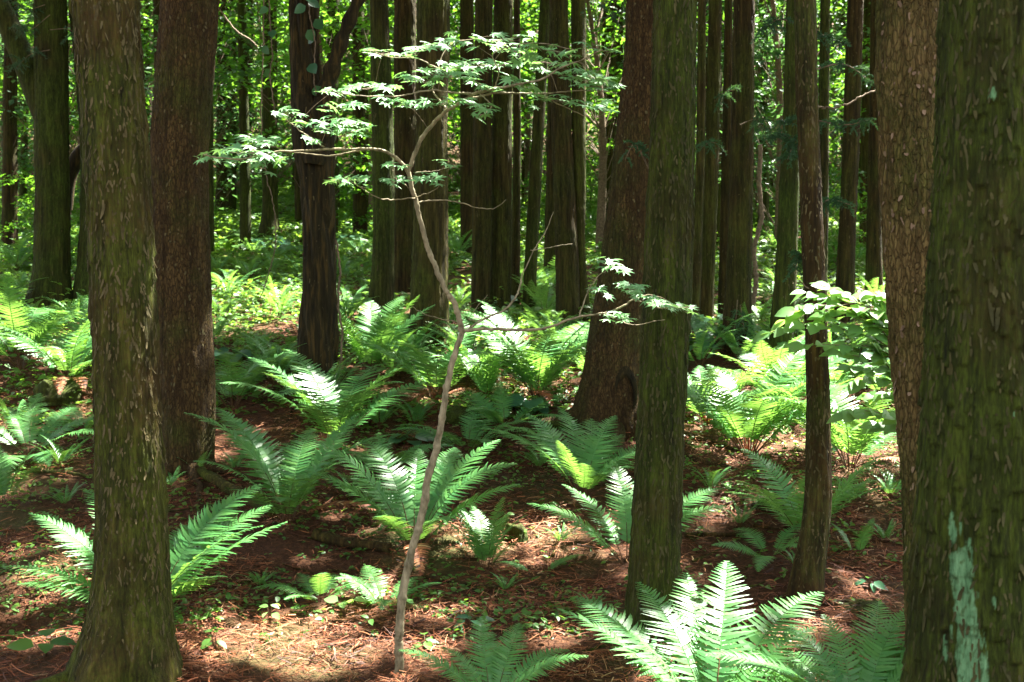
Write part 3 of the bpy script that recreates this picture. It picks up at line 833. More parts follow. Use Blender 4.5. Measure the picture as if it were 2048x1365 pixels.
fern(972, 1138, 155, 9, 'up', "small upright fern right of the maple stem in the needles")
fern(640, 1205, 125, 7, 'low', "small pale fern left of the maple foot")
fern(768, 1218, 135, 9, 'low', "small dark fern touching the maple stem from the left")
fern(465, 818, 185, 10, 'vase', "fern growing right beside the stout scaly trunk")
fern(1540, 1118, 140, 6, 'low', "low fern sprawling left of the curved-foot cedar's base")
fern(1715, 1112, 100, 3, 'up', "single upright frond in the needles right of the curved-foot cedar")
fern(60, 915, 170, 9, 'low', "low fern at the left edge above the bare needle patch")
fern(8, 1015, 150, 6, 'up', "dark upright fern cut by the left edge")
fern(165, 868, 110, 6, 'low', "small fern touching the left side of the thick peeling cedar")
fern(140, 765, 200, 11, 'vase', "fern on the mossy hump left of the thick peeling cedar")
fern(45, 740, 230, 9, 'vase', "sun-bleached fern at the left edge behind the mossy hump")
fern(935, 905, 150, 10, 'low', "dark fern in the shade right of the maple stem")
fern(1010, 862, 150, 9, 'low', "shaded fern beside the flat mossy stones")
fern(975, 800, 110, 7, 'up', "small sunlit fern between the maple stem and the red-stalked fern")
fern(1080, 1150, 120, 3, 'low', "single flat frond lying over the needles right of the small upright fern", azs=[5, 170, 30], Ls=[.8, .7, .6])
fern(780, 945, 130, 7, 'low', "light fern between the vase-shaped fern and the maple stem")
fern(395, 948, 60, 4, 'up', "tiny fern at the foot of the stout scaly trunk")
GRP = "ferns scattered in the sunny undergrowth"
FARF = [(430, 1080, 70), (300, 890, 90), (520, 1180, 60), (1080, 945, 80), (1120, 1090, 60), (1420, 990, 90), (1330, 980, 80), (1480, 1060, 70), (1590, 1140, 60), (1700, 1010, 90), (1770, 1090, 70), (1780, 1000, 90),
        (700, 1000, 80), (560, 760, 100), (520, 720, 100), (340, 980, 60), (120, 940, 90), (30, 870, 110), (130, 1020, 70), (1090, 905, 90), (830, 860, 100), (760, 860, 90), (880, 1000, 80), (1180, 1230, 60), (1010, 1190, 60), (470, 950, 70),
        (915, 520, 95), (1060, 600, 130), (1105, 592, 130), (725, 520, 90), (30, 550, 140), (95, 680, 130), (780, 700, 130), (690, 645, 110), (455, 600, 100), (560, 640, 100), (1520, 655, 100), (1600, 690, 120),
        (1120, 730, 160), (1180, 770, 140), (1400, 745, 170), (1480, 735, 150), (1640, 830, 150), (1760, 800, 150), (940, 735, 150), (1000, 700, 140), (640, 700, 110), (830, 730, 130), (1350, 700, 130), (1720, 720, 140),
        (430, 690, 110), (500, 560, 80), (600, 560, 80), (1090, 640, 120), (0, 640, 140), (160, 660, 120), (440, 640, 90), (1545, 600, 70), (1440, 690, 120), (560, 740, 110), (900, 660, 110), (1650, 900, 150), (1230, 660, 90), (1000, 560, 90)]
_gf = np.random.default_rng(19)
for _k in range(34):
    _py = _gf.uniform(610, 815)
    FARF.append((_gf.uniform(0, 1790), _py, (85 + (_py - 610) * .33) * _gf.uniform(.8, 1.25)))
for _k in range(34):
    _py = _gf.uniform(425, 600)
    FARF.append((_gf.uniform(0, 1790), _py, (30 + (_py - 425) * .34) * _gf.uniform(.8, 1.3)))
MEAD = {}
for q in range(5):
    mb = MB(); g = np.random.default_rng(50 + q)
    a0 = g.uniform(0, 6)
    for k in range(10):
        src = FR['vase'][(k * 2 + q) % 7][1]
        az = a0 + k * .63 + g.normal(0, .15); c, s_ = math.cos(az), math.sin(az); sc_ = g.uniform(.75, 1.05)
        Rm = np.array([[c, -s_, 0], [s_, c, 0], [0, 0, 1]]) * sc_
        off = 0
        Vall = np.vstack(src.V) @ Rm.T
        for V_, F_, m_, t_ in zip(src.V, src.Fs, src.m, src.t):
            mb.V.append(V_ @ Rm.T); mb.Fs.append(F_ + mb.n); mb.m.append(m_); mb.t.append(t_)
        mb.n += len(Vall)
    MEAD[q] = mb.mesh("wood_fern", [M['fern'], M['stipe']])
for k, (px, py, Lp) in enumerate(FARF):
    p = hit(px, py)
    o = link("wood_fern", MEAD[k % 5], None, p)
    L = Lp * p[1] / F
    o.scale = (L, L, L); o.rotation_euler = (.08, 0, k * 1.7)
    tag(o, "feathery fern in the sunny undergrowth between the trunks", "fern", GRP)

# ------------------------------------------------------------------ maple sapling
def maple_leaf_template():
    tips = [(0, 1.0), (38, .96), (78, .80), (122, .50)]
    pts = []
    full = [(-122, .50), (-78, .80), (-38, .96), (0, 1.0), (38, .96), (78, .80), (122, .50)]
    for k, (a, r) in enumerate(full):
        if k: pts.append(((full[k - 1][0] + a) / 2, .40 if abs(a) < 100 and abs(full[k - 1][0]) < 100 else .32))
        pts.append((a - 7, r * .68)); pts.append((a, r)); pts.append((a + 7, r * .68))
    pts.append((180, .06))
    V = [(0, 0, 0)]
    for a, r in pts:
        x, y = r * math.cos(math.radians(a)), r * math.sin(math.radians(a))
        V.append((x, y, -.20 * r * r))
    n = len(pts)
    Fc = [(0, 1 + k, 1 + (k + 1) % n) for k in range(n)]
    return np.array(V), np.array(Fc)

MTV, MTF = maple_leaf_template()
mb0 = hit(795, 1352)
MD = mb0[1]
maple = tag(link("maple_sapling", None, None, mb0), "slender forked maple sapling with tiers of star-shaped leaves and a pale stem", "tree")
def mp(pts, dd0=0, dd1=0):
    n = len(pts)
    return np.array([at(x, y, MD + dd0 + (dd1 - dd0) * k / max(1, n - 1)) for k, (x, y) in enumerate(pts)])
BR = []
def branch(name, pts, r0, r1, dd0=0, dd1=0, n=None, knots=0):
    P = spline(mp(pts, dd0, dd1), n or len(pts) * 9)
    g = np.random.default_rng(len(BR) + 3)
    m = len(P)
    w_ = np.cumsum(g.normal(0, 1, (m, 3)), 0); w_ -= np.linspace(0, 1, m)[:, None] * w_[-1]
    P = P + w_ * min(.0016, r0 * .2)
    Rr = .88 * np.linspace(r0, r1, m) / F * MD * (1 + g.normal(0, .05, m) + .22 * np.maximum(0, np.sin(np.arange(m) * .55) - .86) / .14)
    V, Fq = tube(P - mb0, Rr, 10 if r0 > 4 else 6)
    BR.append(P)
    return link(name, mesh_np(name, V, [Fq], [M['maple_bark']], None, True), maple)
branch("trunk", [(793, 1372), (799, 1305), (804, 1250), (812, 1165), (830, 1085), (850, 1010), (866, 940), (880, 880), (893, 805), (906, 735), (925, 664)], 11, 6.5, 0, .06, 140)
branch("trunk", [(925, 668), (914, 620), (896, 578), (870, 520), (850, 462), (832, 395), (816, 342)], 6.5, 5, .06, 0, 90)
branch("branch", [(816, 346), (838, 290), (868, 250), (896, 222), (925, 200), (955, 184)], 5, 3.4, 0, -.1)
branch("branch", [(816, 346), (803, 325), (775, 308), (738, 296), (650, 293), (560, 300), (470, 318), (405, 310)], 4.5, 1.2, 0, -.25)
branch("branch", [(738, 298), (660, 310), (590, 305), (530, 290)], 2.2, 1, 0, .25)
branch("branch", [(650, 294), (620, 275), (580, 245), (550, 225)], 1.8, .8, -.1, .15)
branch("branch", [(955, 184), (1010, 175), (1080, 160), (1130, 130), (1205, 100)], 3.4, 1, -.1, -.4)
branch("branch", [(925, 200), (985, 188), (1060, 185), (1150, 182), (1230, 186)], 3, 1, -.05, .2)
branch("branch", [(948, 190), (905, 182), (860, 178), (800, 190), (740, 192), (660, 182)], 2.6, .9, -.1, -.5)
branch("branch", [(896, 222), (868, 182), (878, 140), (900, 92), (950, 78)], 2.2, .9, 0, .3)
branch("branch", [(878, 140), (830, 118), (780, 115), (735, 102)], 1.5, .8, .1, .0)
branch("branch", [(985, 186), (1000, 150), (990, 110), (1060, 85), (1150, 100)], 1.8, .8, 0, -.3)
branch("branch", [(1060, 185), (1105, 200), (1170, 232), (1215, 228)], 1.5, .7, .1, .1)
branch("branch", [(955, 184), (985, 210), (960, 232)], 1.4, .7, -.1, -.2)
branch("branch", [(925, 662), (990, 657), (1060, 655), (1105, 648), (1160, 632), (1205, 627), (1245, 612), (1268, 598), (1300, 590)], 4, 1.2, .06, -.1)
branch("branch", [(1160, 632), (1172, 590), (1190, 555), (1216, 540)], 1.6, .8, 0, .1)
branch("branch", [(1268, 600), (1320, 615), (1390, 614)], 1.4, .7, -.08, -.2)
branch("branch", [(1205, 627), (1270, 648), (1330, 640)], 1.3, .6, -.05, -.2)
branch("branch", [(930, 662), (965, 640), (1000, 622), (1025, 598), (1038, 570), (1042, 545), (1062, 500), (1086, 462), (1107, 424)], 3, .8, .05, .3)
branch("branch", [(1062, 500), (1100, 493), (1145, 488)], 1.2, .5, .2, .4)
branch("branch", [(985, 632), (940, 640), (975, 590)], 1.2, .5, .05, .2)
branch("branch", [(920, 645), (875, 640), (840, 625), (825, 610)], 1.2, .5, .06, -.1)
branch("branch", [(836, 408), (850, 404), (905, 408), (955, 420), (985, 418), (1012, 400)], 1.8, .6, .02, .2)
branch("branch", [(832, 398), (780, 398), (750, 392), (715, 370), (690, 358)], 1.6, .6, 0, -.2)
branch("branch", [(832, 396), (870, 380), (885, 360)], 1.2, .6, 0, -.1)
branch("branch", [(822, 380), (800, 362), (785, 340)], 1, .6, 0, -.1)
branch("branch", [(832, 345), (870, 340), (900, 334)], .8, .5, 0, .1)
ALLB = np.vstack(BR)
SPR = [(725, 98, 840, 112, 9), (820, 97, 900, 86, 9), (885, 72, 960, 92, 9), (950, 76, 1060, 74, 11), (970, 88, 1060, 102, 10), (1050, 88, 1160, 108, 10), (1030, 112, 1150, 130, 10), (1160, 92, 1240, 102, 7),
       (870, 132, 960, 138, 11), (910, 122, 1040, 130, 11), (1025, 116, 1078, 122, 5), (1070, 136, 1220, 162, 17), (1150, 140, 1235, 168, 11), (1140, 166, 1232, 174, 8), (632, 182, 700, 178, 7), (700, 172, 800, 178, 11),
       (800, 152, 880, 168, 12), (830, 142, 940, 152, 13), (760, 197, 860, 206, 10), (850, 202, 920, 206, 6), (920, 197, 990, 216, 10), (942, 236, 972, 236, 3), (930, 152, 1000, 184, 13), (1000, 152, 1080, 184, 11),
       (1060, 192, 1170, 202, 10), (1170, 208, 1228, 222, 6), (637, 216, 720, 208, 8), (645, 242, 740, 246, 12), (652, 262, 735, 258, 8), (542, 220, 600, 226, 6), (590, 247, 650, 252, 8), (602, 276, 640, 282, 3),
       (482, 282, 560, 282, 12), (430, 296, 560, 310, 15), (392, 310, 440, 308, 5), (440, 317, 545, 321, 8), (512, 332, 546, 331, 2), (545, 316, 566, 321, 2), (655, 356, 740, 358, 10), (770, 336, 812, 335, 3),
       (772, 359, 815, 361, 5), (836, 353, 886, 361, 5), (876, 329, 910, 332, 3), (1192, 526, 1250, 536, 8), (1182, 576, 1214, 582, 3), (1242, 572, 1290, 580, 8), (1270, 592, 1340, 606, 8), (1207, 627, 1262, 636, 8), (1312, 611, 1392, 616, 12)]
gm = np.random.default_rng(77)
for x0, y0, x1, y1, n in SPR:
    n = int(n * 1.5)
    t = (np.arange(n) + gm.uniform(-.4, .4, n) + .5) / n
    dep = MD + gm.uniform(-.25, .15) + gm.normal(0, .13, n)
    P = np.array([at(x0 + (x1 - x0) * q, y0 + (y1 - y0) * q + gm.normal(0, 5), dq) for q, dq in zip(t, dep)])
    c = P.mean(0)
    bi = ALLB[np.argmin(((ALLB - c) ** 2).sum(1))]
    out = c - bi
    az = math.atan2(out[1], out[0]) + gm.normal(0, .8, n)
    D = np.stack([np.cos(az), np.sin(az) - .25, gm.normal(-.10, .10, n)], 1)
    N = np.stack([gm.normal(.12, .2, n), gm.normal(-.62, .15, n), np.ones(n)], 1)
    V, Fc = scatter(MTV, MTF, frames(D, N, gm.uniform(.042, .066, n)), P - mb0)
    mb = MB().add(V, Fc, 0, np.repeat(gm.random(n), len(MTV)))
    mid = (bi + c) / 2 + np.array([0, 0, .01])
    V, Fq = tube(spline([bi, mid, c + np.array([0, 0, -.006])], 8) - mb0, np.linspace(.0017, .0009, 8), 5); mb.add(V, Fq, 1)
    for p in P:
        V, Fq = tube(np.array([c + np.array([0, 0, -.006]), (c + p) / 2 + np.array([0, 0, -.012]), p]) - mb0, np.array([.0009, .0007, .0006]), 3); mb.add(V, Fq, 1)
    link("leaf_spray", mb.mesh("leaf_spray", [M['maple'], M['twig']]), maple)

# ------------------------------------------------------------------ broad leaves
def ovate(nst=5, wid=.28, fold=.06, tipdroop=.18):
    V, Fq = [], []
    for k in range(nst + 1):
        q = k / nst
        hw = wid * math.sin(PI * min(1, q ** .75 * 1.0)) ** .8 if 0 < q < 1 else .012
        z = -tipdroop * q * q
        V += [(q, -hw, z + fold * hw / wid), (q, 0, z), (q, hw, z + fold * hw / wid)]
        if k:
            b = 3 * (k - 1)
            Fq += [(b, b + 1, b + 4, b + 3), (b + 1, b + 2, b + 5, b + 4)]
    return np.array(V), np.array(Fq)
OV, OF = ovate()
DV, DF = np.array([[0, 0, 0], [.5, -.27, .05], [1, 0, -.08], [.5, .27, .05]]), np.array([[0, 1, 2, 3]])

def leafy_shrub():
    SD = S[2] - .42
    base = np.array([at(1862, 1200, SD)[0], SD, 0]); base[2] = float(gz(base[0], base[1]))
    root = tag(link("leafy_shrub", None, None, base), "pale green shrub of oval leaves arching in from behind the pale flaky trunk", "shrub")
    g = np.random.default_rng(8)
    sm = MB(); lf = MB()
    hub = at(1850, 760, SD + .05)
    V, Fq = tube(spline([base + [0, 0, -.05], (base + hub) / 2 + [.03, 0, 0], hub], 12) - base, np.linspace(.012, .008, 12), 7); sm.add(V, Fq)
    tw = [[(1850, 760), (1790, 640), (1720, 615), (1660, 595), (1612, 585)], [(1850, 760), (1800, 625), (1765, 595), (1735, 590)], [(1850, 770), (1770, 690), (1690, 660), (1610, 650), (1540, 665)],
          [(1850, 770), (1760, 700), (1660, 690), (1580, 690)], [(1850, 780), (1790, 660), (1700, 650), (1640, 625), (1590, 622)], [(1850, 790), (1800, 720), (1730, 715), (1680, 705)],
          [(1850, 800), (1790, 745), (1740, 740), (1700, 735)], [(1850, 810), (1790, 790), (1740, 790)], [(1850, 820), (1790, 830), (1730, 822), (1690, 830)], [(1850, 840), (1790, 850), (1740, 850)], [(1850, 770), (1740, 640), (1640, 610), (1570, 640)], [(1850, 790), (1770, 760), (1700, 770)], [(1850, 770), (1720, 610), (1660, 575)], [(1850, 780), (1800, 700), (1770, 660), (1760, 625)],
          [(1850, 800), (1800, 760), (1770, 725), (1755, 700)], [(1850, 780), (1800, 675), (1750, 650), (1700, 625), (1665, 628)]]
    for k, t in enumerate(tw):
        dd = SD + g.uniform(-.22, .16)
        P = spline([at(x, y, SD + (dd - SD) * i / (len(t) - 1)) for i, (x, y) in enumerate(t)], 30)
        V, Fq = tube(P - base, np.linspace(.0045, .0015, 30), 5); sm.add(V, Fq)
        nl = 6 + len(t)
        for j in range(nl):
            q = 7 + int(22 * j / (nl - 1)); dirn = unit(P[min(29, q)] - P[q - 4])
            for sd in (-1, 1):
                if j == nl - 1 and sd > 0:
                    ax = dirn
                else:
                    ax = dirn * .7 + np.cross([0, 0, 1], dirn) * sd * .75 + g.normal(0, .18, 3)
                ax = ax + np.array([0, 0, -.15]); N = np.array([[g.normal(.15, .3), g.normal(-.62, .25), 1]])
                V, Fq = scatter(OV * [1, 1.2, 1], OF, frames(ax[None], N, g.uniform(.075, .125, 1)), (P[q] - base)[None])
                lf.add(V, Fq, 0, g.random())
    link("stems", sm.mesh("stems", [M['twig']], True), root)
    link("foliage", lf.mesh("foliage", [M['shrub']], True), root)
leafy_shrub()

def rosette(name, px, py, n, Lpx, hpx, label, cat, mat='broad', group=None, d=None, wide=1.0, tilt=-.3):
    """low plant: a few stalks each carrying broad leaves"""
    p = hit(px, py) if d is None else None
    L, h = Lpx * p[1] / F, hpx * p[1] / F
    g = np.random.default_rng(int(px * 7 + py))
    lf, st = MB(), MB()
    TV = OV * np.array([1, wide, 1])
    for k in range(n):
        az = k / n * 2 * PI + g.normal(0, .3); rr = L * g.uniform(.05, .55); hh = h * g.uniform(.5, 1.1)
        c = np.array([math.cos(az) * rr, math.sin(az) * rr, hh])
        V, Fq = tube(spline([[0, 0, -.01], c * [.4, .4, .6], c], 6), np.linspace(.003, .0015, 6) * max(1, L * 5), 4); st.add(V, Fq)
        a = np.array([[math.cos(az), math.sin(az), g.normal(-.15, .2)]])
        V, Fq = scatter(TV, OF, frames(a, np.array([[g.normal(0, .25), g.normal(tilt, .2), 1]]), np.array([L * g.uniform(.6, .95)])), c[None])
        lf.add(V, Fq, 0, g.random())
    root = tag(link(name, None, None, p), label, cat, group)
    link("stalks", st.mesh("stalks", [M['stipe']]), root)
    link("leaves", lf.mesh("leaves", [M[mat]], True), root)

rosette("seedling", 92, 1318, 4, 62, 42, "seedling with four broad pointed leaves low at the left corner", "seedling", 'herb', wide=1.2)
rosette("seedling", 540, 1250, 6, 28, 40, "pale seedling on the sunlit needles below the big sunlit fern", "seedling", 'shrub')
rosette("seedling", 688, 1240, 4, 36, 34, "seedling with glaring white round leaves left of the maple foot", "seedling", 'shrub', wide=1.4)
rosette("seedling", 940, 1262, 8, 40, 26, "dark leafy seedling in the shade right of the maple foot", "seedling", 'broad')
rosette("seedling", 850, 1300, 9, 34, 22, "cluster of small leaves hugging the right of the maple foot", "seedling", 'herb')
rosette("seedling", 1740, 1185, 6, 36, 24, "small seedling between the curved-foot cedar and the mossy trunk", "seedling", 'broad')
rosette("seedling", 430, 1310, 5, 40, 44, "thin brown-stemmed seedling on the sunny needles right of the thick cedar", "seedling", 'herb')
rosette("seedling", 1095, 1025, 6, 30, 22, "little seedling in the bare needles left of the light green fern", "seedling", 'herb')
rosette("broadleaf_plant", 822, 895, 9, 48, 22, "blue-green broad-leaved plant left of the maple stem under the bright fern", "plant", 'broad', wide=1.5)
rosette("broadleaf_plant", 1060, 826, 8, 66, 26, "flat glossy broad leaves beside the foot of the leaning pine", "plant", 'broad', wide=1.3)
rosette("broadleaf_plant", 890, 945, 9, 40, 30, "leafy green plant among the ferns right of the maple stem", "plant", 'broad')
rosette("broadleaf_plant", 800, 760, 8, 46, 30, "yellow-green star-leaved plant left of the lower maple stem", "plant", 'shrub')
rosette("broadleaf_plant", 1590, 720, 12, 52, 60, "large pale leaves behind the dark olive trunk", "plant", 'broad', wide=1.5)
rosette("broadleaf_plant", 1415, 690, 14, 55, 60, "shiny blue-green broad leaves right of the straight moss green cedar", "plant", 'broad', wide=1.5)
rosette("broadleaf_plant", 1395, 720, 10, 45, 45, "white-lit broad leaves close to the side of the straight moss green cedar", "plant", 'broad', wide=1.5)
rosette("broadleaf_plant", 480, 722, 14, 50, 22, "flat patch of pale broad leaves right of the stout scaly trunk", "plant", 'broad', wide=1.3)
rosette("broadleaf_plant", 20, 700, 12, 60, 60, "bushy bright herb at the left edge", "plant", 'herb')
rosette("broadleaf_plant", 20, 400, 14, 40, 36, "broad leaves under the thin grey-green trunk at the far left", "plant", 'broad', wide=1.3)
for k, (px, py, n, L, h) in enumerate([(480, 505, 14, 44, 26), (540, 500, 14, 44, 22), (590, 515, 12, 40, 22), (445, 490, 12, 40, 26), (990, 620, 12, 40, 26), (800, 560, 12, 40, 26), (1090, 650, 12, 40, 30), (1140, 690, 12, 44, 30),
                                       (690, 500, 12, 36, 30), (1500, 700, 12, 44, 40), (1700, 770, 14, 48, 60), (1770, 740, 14, 48, 50), (1010, 660, 12, 40, 22), (60, 470, 12, 40, 30)]):
    rosette("broadleaf_plant", px, py, n, L, h, "low broad-leaved plant in the undergrowth between the trunks", "plant", 'broad' if k % 3 else 'herb', "broad-leaved plants in the undergrowth", wide=1.3)

# ------------------------------------------------------------------ understory trees and bushes of the bright background
def understory(seed, h, w, nsp, per, leaf, lowest=.15):
    g = np.random.default_rng(seed)
    lf, st = MB(), MB()
    stem = spline([[0, 0, -.2], [g.normal(0, .15), g.normal(0, .15), h * .4], [g.normal(0, .3), g.normal(0, .3), h * .95]], 14)
    V, Fq = tube(stem, np.linspace(.012 * h + .01, .008, 14), 7); st.add(V, Fq)
    for k in range(nsp):
        q = lowest + (1 - lowest) * (k + g.random()) / nsp
        a = g.uniform(0, 2 * PI); rmax = w * (.35 + .65 * math.sin(PI * min(1, .12 + q * .82)))
        r = rmax * math.sqrt(g.random()) 
        s0 = stem[min(13, int(max(0, q - .12) * 13))]
        c = np.array([s0[0] + math.cos(a) * r, s0[1] + math.sin(a) * r, q * h + g.normal(0, .12)])
        V, Fq = tube(spline([s0, (s0 + c) / 2 + [0, 0, .12], c], 6), np.linspace(.010, .003, 6), 4); st.add(V, Fq)
        rad = w * g.uniform(.20, .42)
        n = int(per * g.uniform(.6, 1.3))
        pr, pa = rad * np.sqrt(g.random(n)), g.uniform(0, 2 * PI, n)
        tl = g.normal(0, .22, 2)
        P = np.stack([np.cos(pa) * pr, np.sin(pa) * pr, g.normal(0, .05, n) - .25 * pr ** 2 / rad], 1)
        P[:, 2] += P[:, 0] * tl[0] + P[:, 1] * tl[1]
        az = pa + g.normal(0, .8, n)
        D = np.stack([np.cos(az), np.sin(az), g.normal(-.25, .25, n)], 1)
        N = np.stack([g.normal(0, .45, n), g.normal(0, .45, n), np.ones(n)], 1)
        V, Fq = scatter(DV, DF, frames(D, N, leaf * g.uniform(.7, 1.3, n)), P + c)
        lf.add(V, Fq, 0, np.repeat(np.clip(g.normal(g.uniform(.25, .75), .2, n), 0, 1), 4))
    return st.mesh("stem", [M['twig']], True), lf.mesh("foliage", [M['under']])
UT = [understory(300 + k, 7.5, 2.4, 62, 56, .165, .30) for k in range(4)]
UD = [understory(360 + k, 8.5, 2.2, 80, 60, .14) for k in range(2)]
for st_, lf_ in UD:
    lf_.materials[0] = M['under_dark']
UB = [understory(330 + k, 2.0, 1.15, 34, 60, .105, .06) for k in range(4)]
gu = np.random.default_rng(31)
def place(name, st, lf, x, y, s, label, cat, group, zs=1.0):
    z = float(gz(x, y))
    r = tag(link(name, None, None, (x, y, z)), label, cat, group)
    r.scale = (s, s, s * zs); r.rotation_euler = (0, 0, gu.uniform(0, 2 * PI))
    link("stem", st, r); link("foliage", lf, r)
n = 0
for d, cnt in ((24, 5), (28, 7), (33, 9), (39, 12), (46, 14), (54, 16)):
    for k in range(cnt):
        px = (k + gu.uniform(.1, .9)) / cnt * 2300 - 126
        dd = d + gu.uniform(-2, 2)
        st, lf = UT[n % 4] if n % 3 else UD[n % 2]; n += 1
        place("understory_tree", st, lf, at(px, 500, dd)[0], dd, gu.uniform(.85, 1.25) * (1 + (d - 23) * .012), "bright leafy understory tree behind the trunks", "tree", "leafy understory trees in the far woodland", 1.0)
for d, cnt in ((20, 2), (26, 4), (32, 7), (40, 13), (48, 16)):
    for k in range(cnt):
        px = (k + gu.uniform(.1, .9)) / cnt * 2150 - 50
        dd = d + gu.uniform(-1.2, 1.2)
        st, lf = UB[n % 4]; n += 1
        place("understory_bush", st, lf, at(px, 500, dd)[0], dd, gu.uniform(.45, .95) * (1 + max(0, d - 24) * .02), "low bright bush in the undergrowth between distant trunks", "bush", "low bushes in the undergrowth")

def far_wood():
    g = np.random.default_rng(91)
    n = 3000; per = 50
    x, y = g.uniform(-48, 48, n), 54 + 46 * g.random(n) ** 1.4
    z = gz(x, y) + g.uniform(0, 1, n) ** 1.2 * 11 + .2
    tot = n * per
    P = np.repeat(np.stack([x, y, z], 1), per, 0) + g.normal(0, 1, (tot, 3)) * np.array([.9, .7, .35])
    az = g.uniform(0, 2 * PI, tot)
    D = np.stack([np.cos(az), np.sin(az), g.normal(-.2, .3, tot)], 1); N = np.stack([g.normal(0, .5, tot), g.normal(-.3, .5, tot), np.ones(tot)], 1)
    V, Fq = scatter(DV, DF, frames(D, N, g.uniform(.2, .42, tot)), P)
    o = link("far_foliage", mesh_np("far_foliage", V, [Fq], [M['under']], None, False, np.repeat(g.random(tot), 4)))
    tag(o, "mass of far green foliage closing the view behind the trunks", "foliage", None, "stuff")
far_wood()

# ------------------------------------------------------------------ undergrowth and needle litter
def undergrowth():
    g = np.random.default_rng(61)
    n = 120000
    u = g.random(n)
    y = 6.0 + 46 * u ** 1.1
    x = g.uniform(-.56, .56, n) * y
    dn = fbm(x * .9, y * .9, 71, 3)
    p = np.where(y < 9.5, .10 + .48 * (dn > .52), np.where(y < 12, .55 * (dn > .44), .95 * (dn > .34)))
    k = g.random(n) < p
    x, y = x[k], y[k]; m = len(x)
    z = gz(x, y) + np.abs(g.normal(.0, 1, m)) * (np.where(y < 11, .035, .10)) * np.clip(fbm(x * 2, y * 2, 5, 2) * 2.2, .3, 2)
    per = 3
    P = np.repeat(np.stack([x, y, z], 1), per, 0); tot = m * per
    az = g.uniform(0, 2 * PI, tot)
    D = np.stack([np.cos(az), np.sin(az), g.normal(.05, .3, tot)], 1); N = np.stack([g.normal(0, .35, tot), g.normal(-.2, .35, tot), np.ones(tot)], 1)
    sz = np.repeat(np.where(y < 10, g.uniform(.022, .05, m), g.uniform(.04, .10, m) * np.clip(y / 14, 1, 2.2)), per) * g.uniform(.7, 1.2, tot)
    V, Fq = scatter(OV, OF, frames(D, N, sz), P + unit(D) * .008)
    o = link("undergrowth", mesh_np("undergrowth", V, [Fq], [M['herb']], None, True, np.repeat(np.repeat(np.clip(fbm(x * .7, y * .7, 8, 2) * 1.5 - .25 + g.normal(0, .2, m), 0, 1), per), len(OV))))
    tag(o, "low green herbs and seedlings covering the forest floor", "undergrowth", None, "stuff")
undergrowth()

def needle_litter():
    g = np.random.default_rng(62)
    n = 120000
    y = 5.0 + 9.5 * g.random(n) ** 1.15
    x = g.uniform(-.52, .52, n) * y
    dn = fbm(x * 1.6, y * 1.6, 15, 3)
    k = g.random(n) < np.clip((dn - .22) * 2.6, .1, 1)
    x, y = x[k], y[k]; m = len(x)
    cl = fbm(x * 6, y * 6, 33, 2)
    z = gz(x, y) + .012 + np.abs(g.normal(0, .018, m)) * (.5 + cl)
    az = g.uniform(0, 2 * PI, m) + 2.5 * cl
    L = g.gamma(4, .014, m) + .02; wd = g.uniform(.0011, .0024, m) * (1 + (g.random(m) < .06) * 1.2)
    D = np.stack([np.cos(az), np.sin(az), g.normal(0, .18, m)], 1); S = np.stack([-np.sin(az), np.cos(az), g.normal(0, .5, m)], 1)
    curl = g.normal(0, .22, m)[:, None]
    P = np.stack([x, y, z], 1)
    vv = []
    for q in (-.5, -.17, .17, .5):
        c = P + D * (L * q)[:, None] + S * curl * (L * (q * q - .1))[:, None] + np.array([0, 0, 1.0]) * (.10 * L * (.25 - q * q))[:, None]
        vv += [c - S * wd[:, None], c + S * wd[:, None]]
    V = np.stack(vv, 1).reshape(-1, 3)
    ft = np.array([[0, 1, 3, 2], [2, 3, 5, 4], [4, 5, 7, 6]])
    Fq = (ft[None] + (np.arange(m) * 8)[:, None, None]).reshape(-1, 4)
    t = np.clip(g.normal(.42, .24, m) + (fbm(x * 1.2, y * 1.2, 81, 2) - .5) * .6, 0, 1)
    o = link("needle_litter", mesh_np("needle_litter", V, [Fq], [M['litter']], None, False, np.repeat(t, 8)))
    tag(o, "reddish brown dead cedar needles littering the floor", "needles", None, "stuff")
needle_litter()

# ------------------------------------------------------------------ fallen wood, stumps, stones
def fallen(pts, r0, r1, label, mat='brown', group=None, sink=.3, name="fallen_branch"):
    n = len(pts) * 8
    P = spline([hit(x, y) for x, y in pts], n)
    P[:, 2] = gz(P[:, 0], P[:, 1])
    dm = P[:, 1].mean()
    g = np.random.default_rng(int(pts[0][0]))
    Rr = np.linspace(r0, r1, n) / F * dm * (1 + g.normal(0, .07, n))
    P[:, 2] += Rr * (1 - sink) + .012
    base = P[0].copy()
    V, Fq = tube(P - base, Rr, 12)
    mb = MB().add(V, Fq)
    for e_, k in ((0, 0), (n - 1, (n - 1) * 12)):
        c = P[e_] - base; i0 = mb.n
        ring = V[k:k + 12]
        mb.add(np.vstack([ring, c[None]]), np.array([[j, (j + 1) % 12, 12] for j in range(12)]))
    tag(link(name, mb.mesh(name, [M[mat]], True), None, base), label, "branch", group)
fallen([(402, 955), (450, 985), (500, 1012), (548, 1040)], 12, 11, "lichen-grey fallen log lying left of the vase-shaped fern", 'cedar', name="fallen_log")
fallen([(630, 1082), (700, 1098), (780, 1108)], 12, 9, "smooth fallen log half buried behind the maple stem", 'brown', name="fallen_log")
fallen([(845, 1160), (900, 1172), (980, 1182), (1060, 1186), (1135, 1170)], 4.5, 2.5, "long thin dead branch lying right of the maple stem", 'brown')
fallen([(1370, 1078), (1430, 1076), (1500, 1074)], 5, 4, "straight dead branch on the needles right of the straight moss green cedar", 'brown')
fallen([(0, 938), (70, 948), (190, 965)], 5, 3, "pale dead branch lying left of the thick peeling cedar", 'cedar')
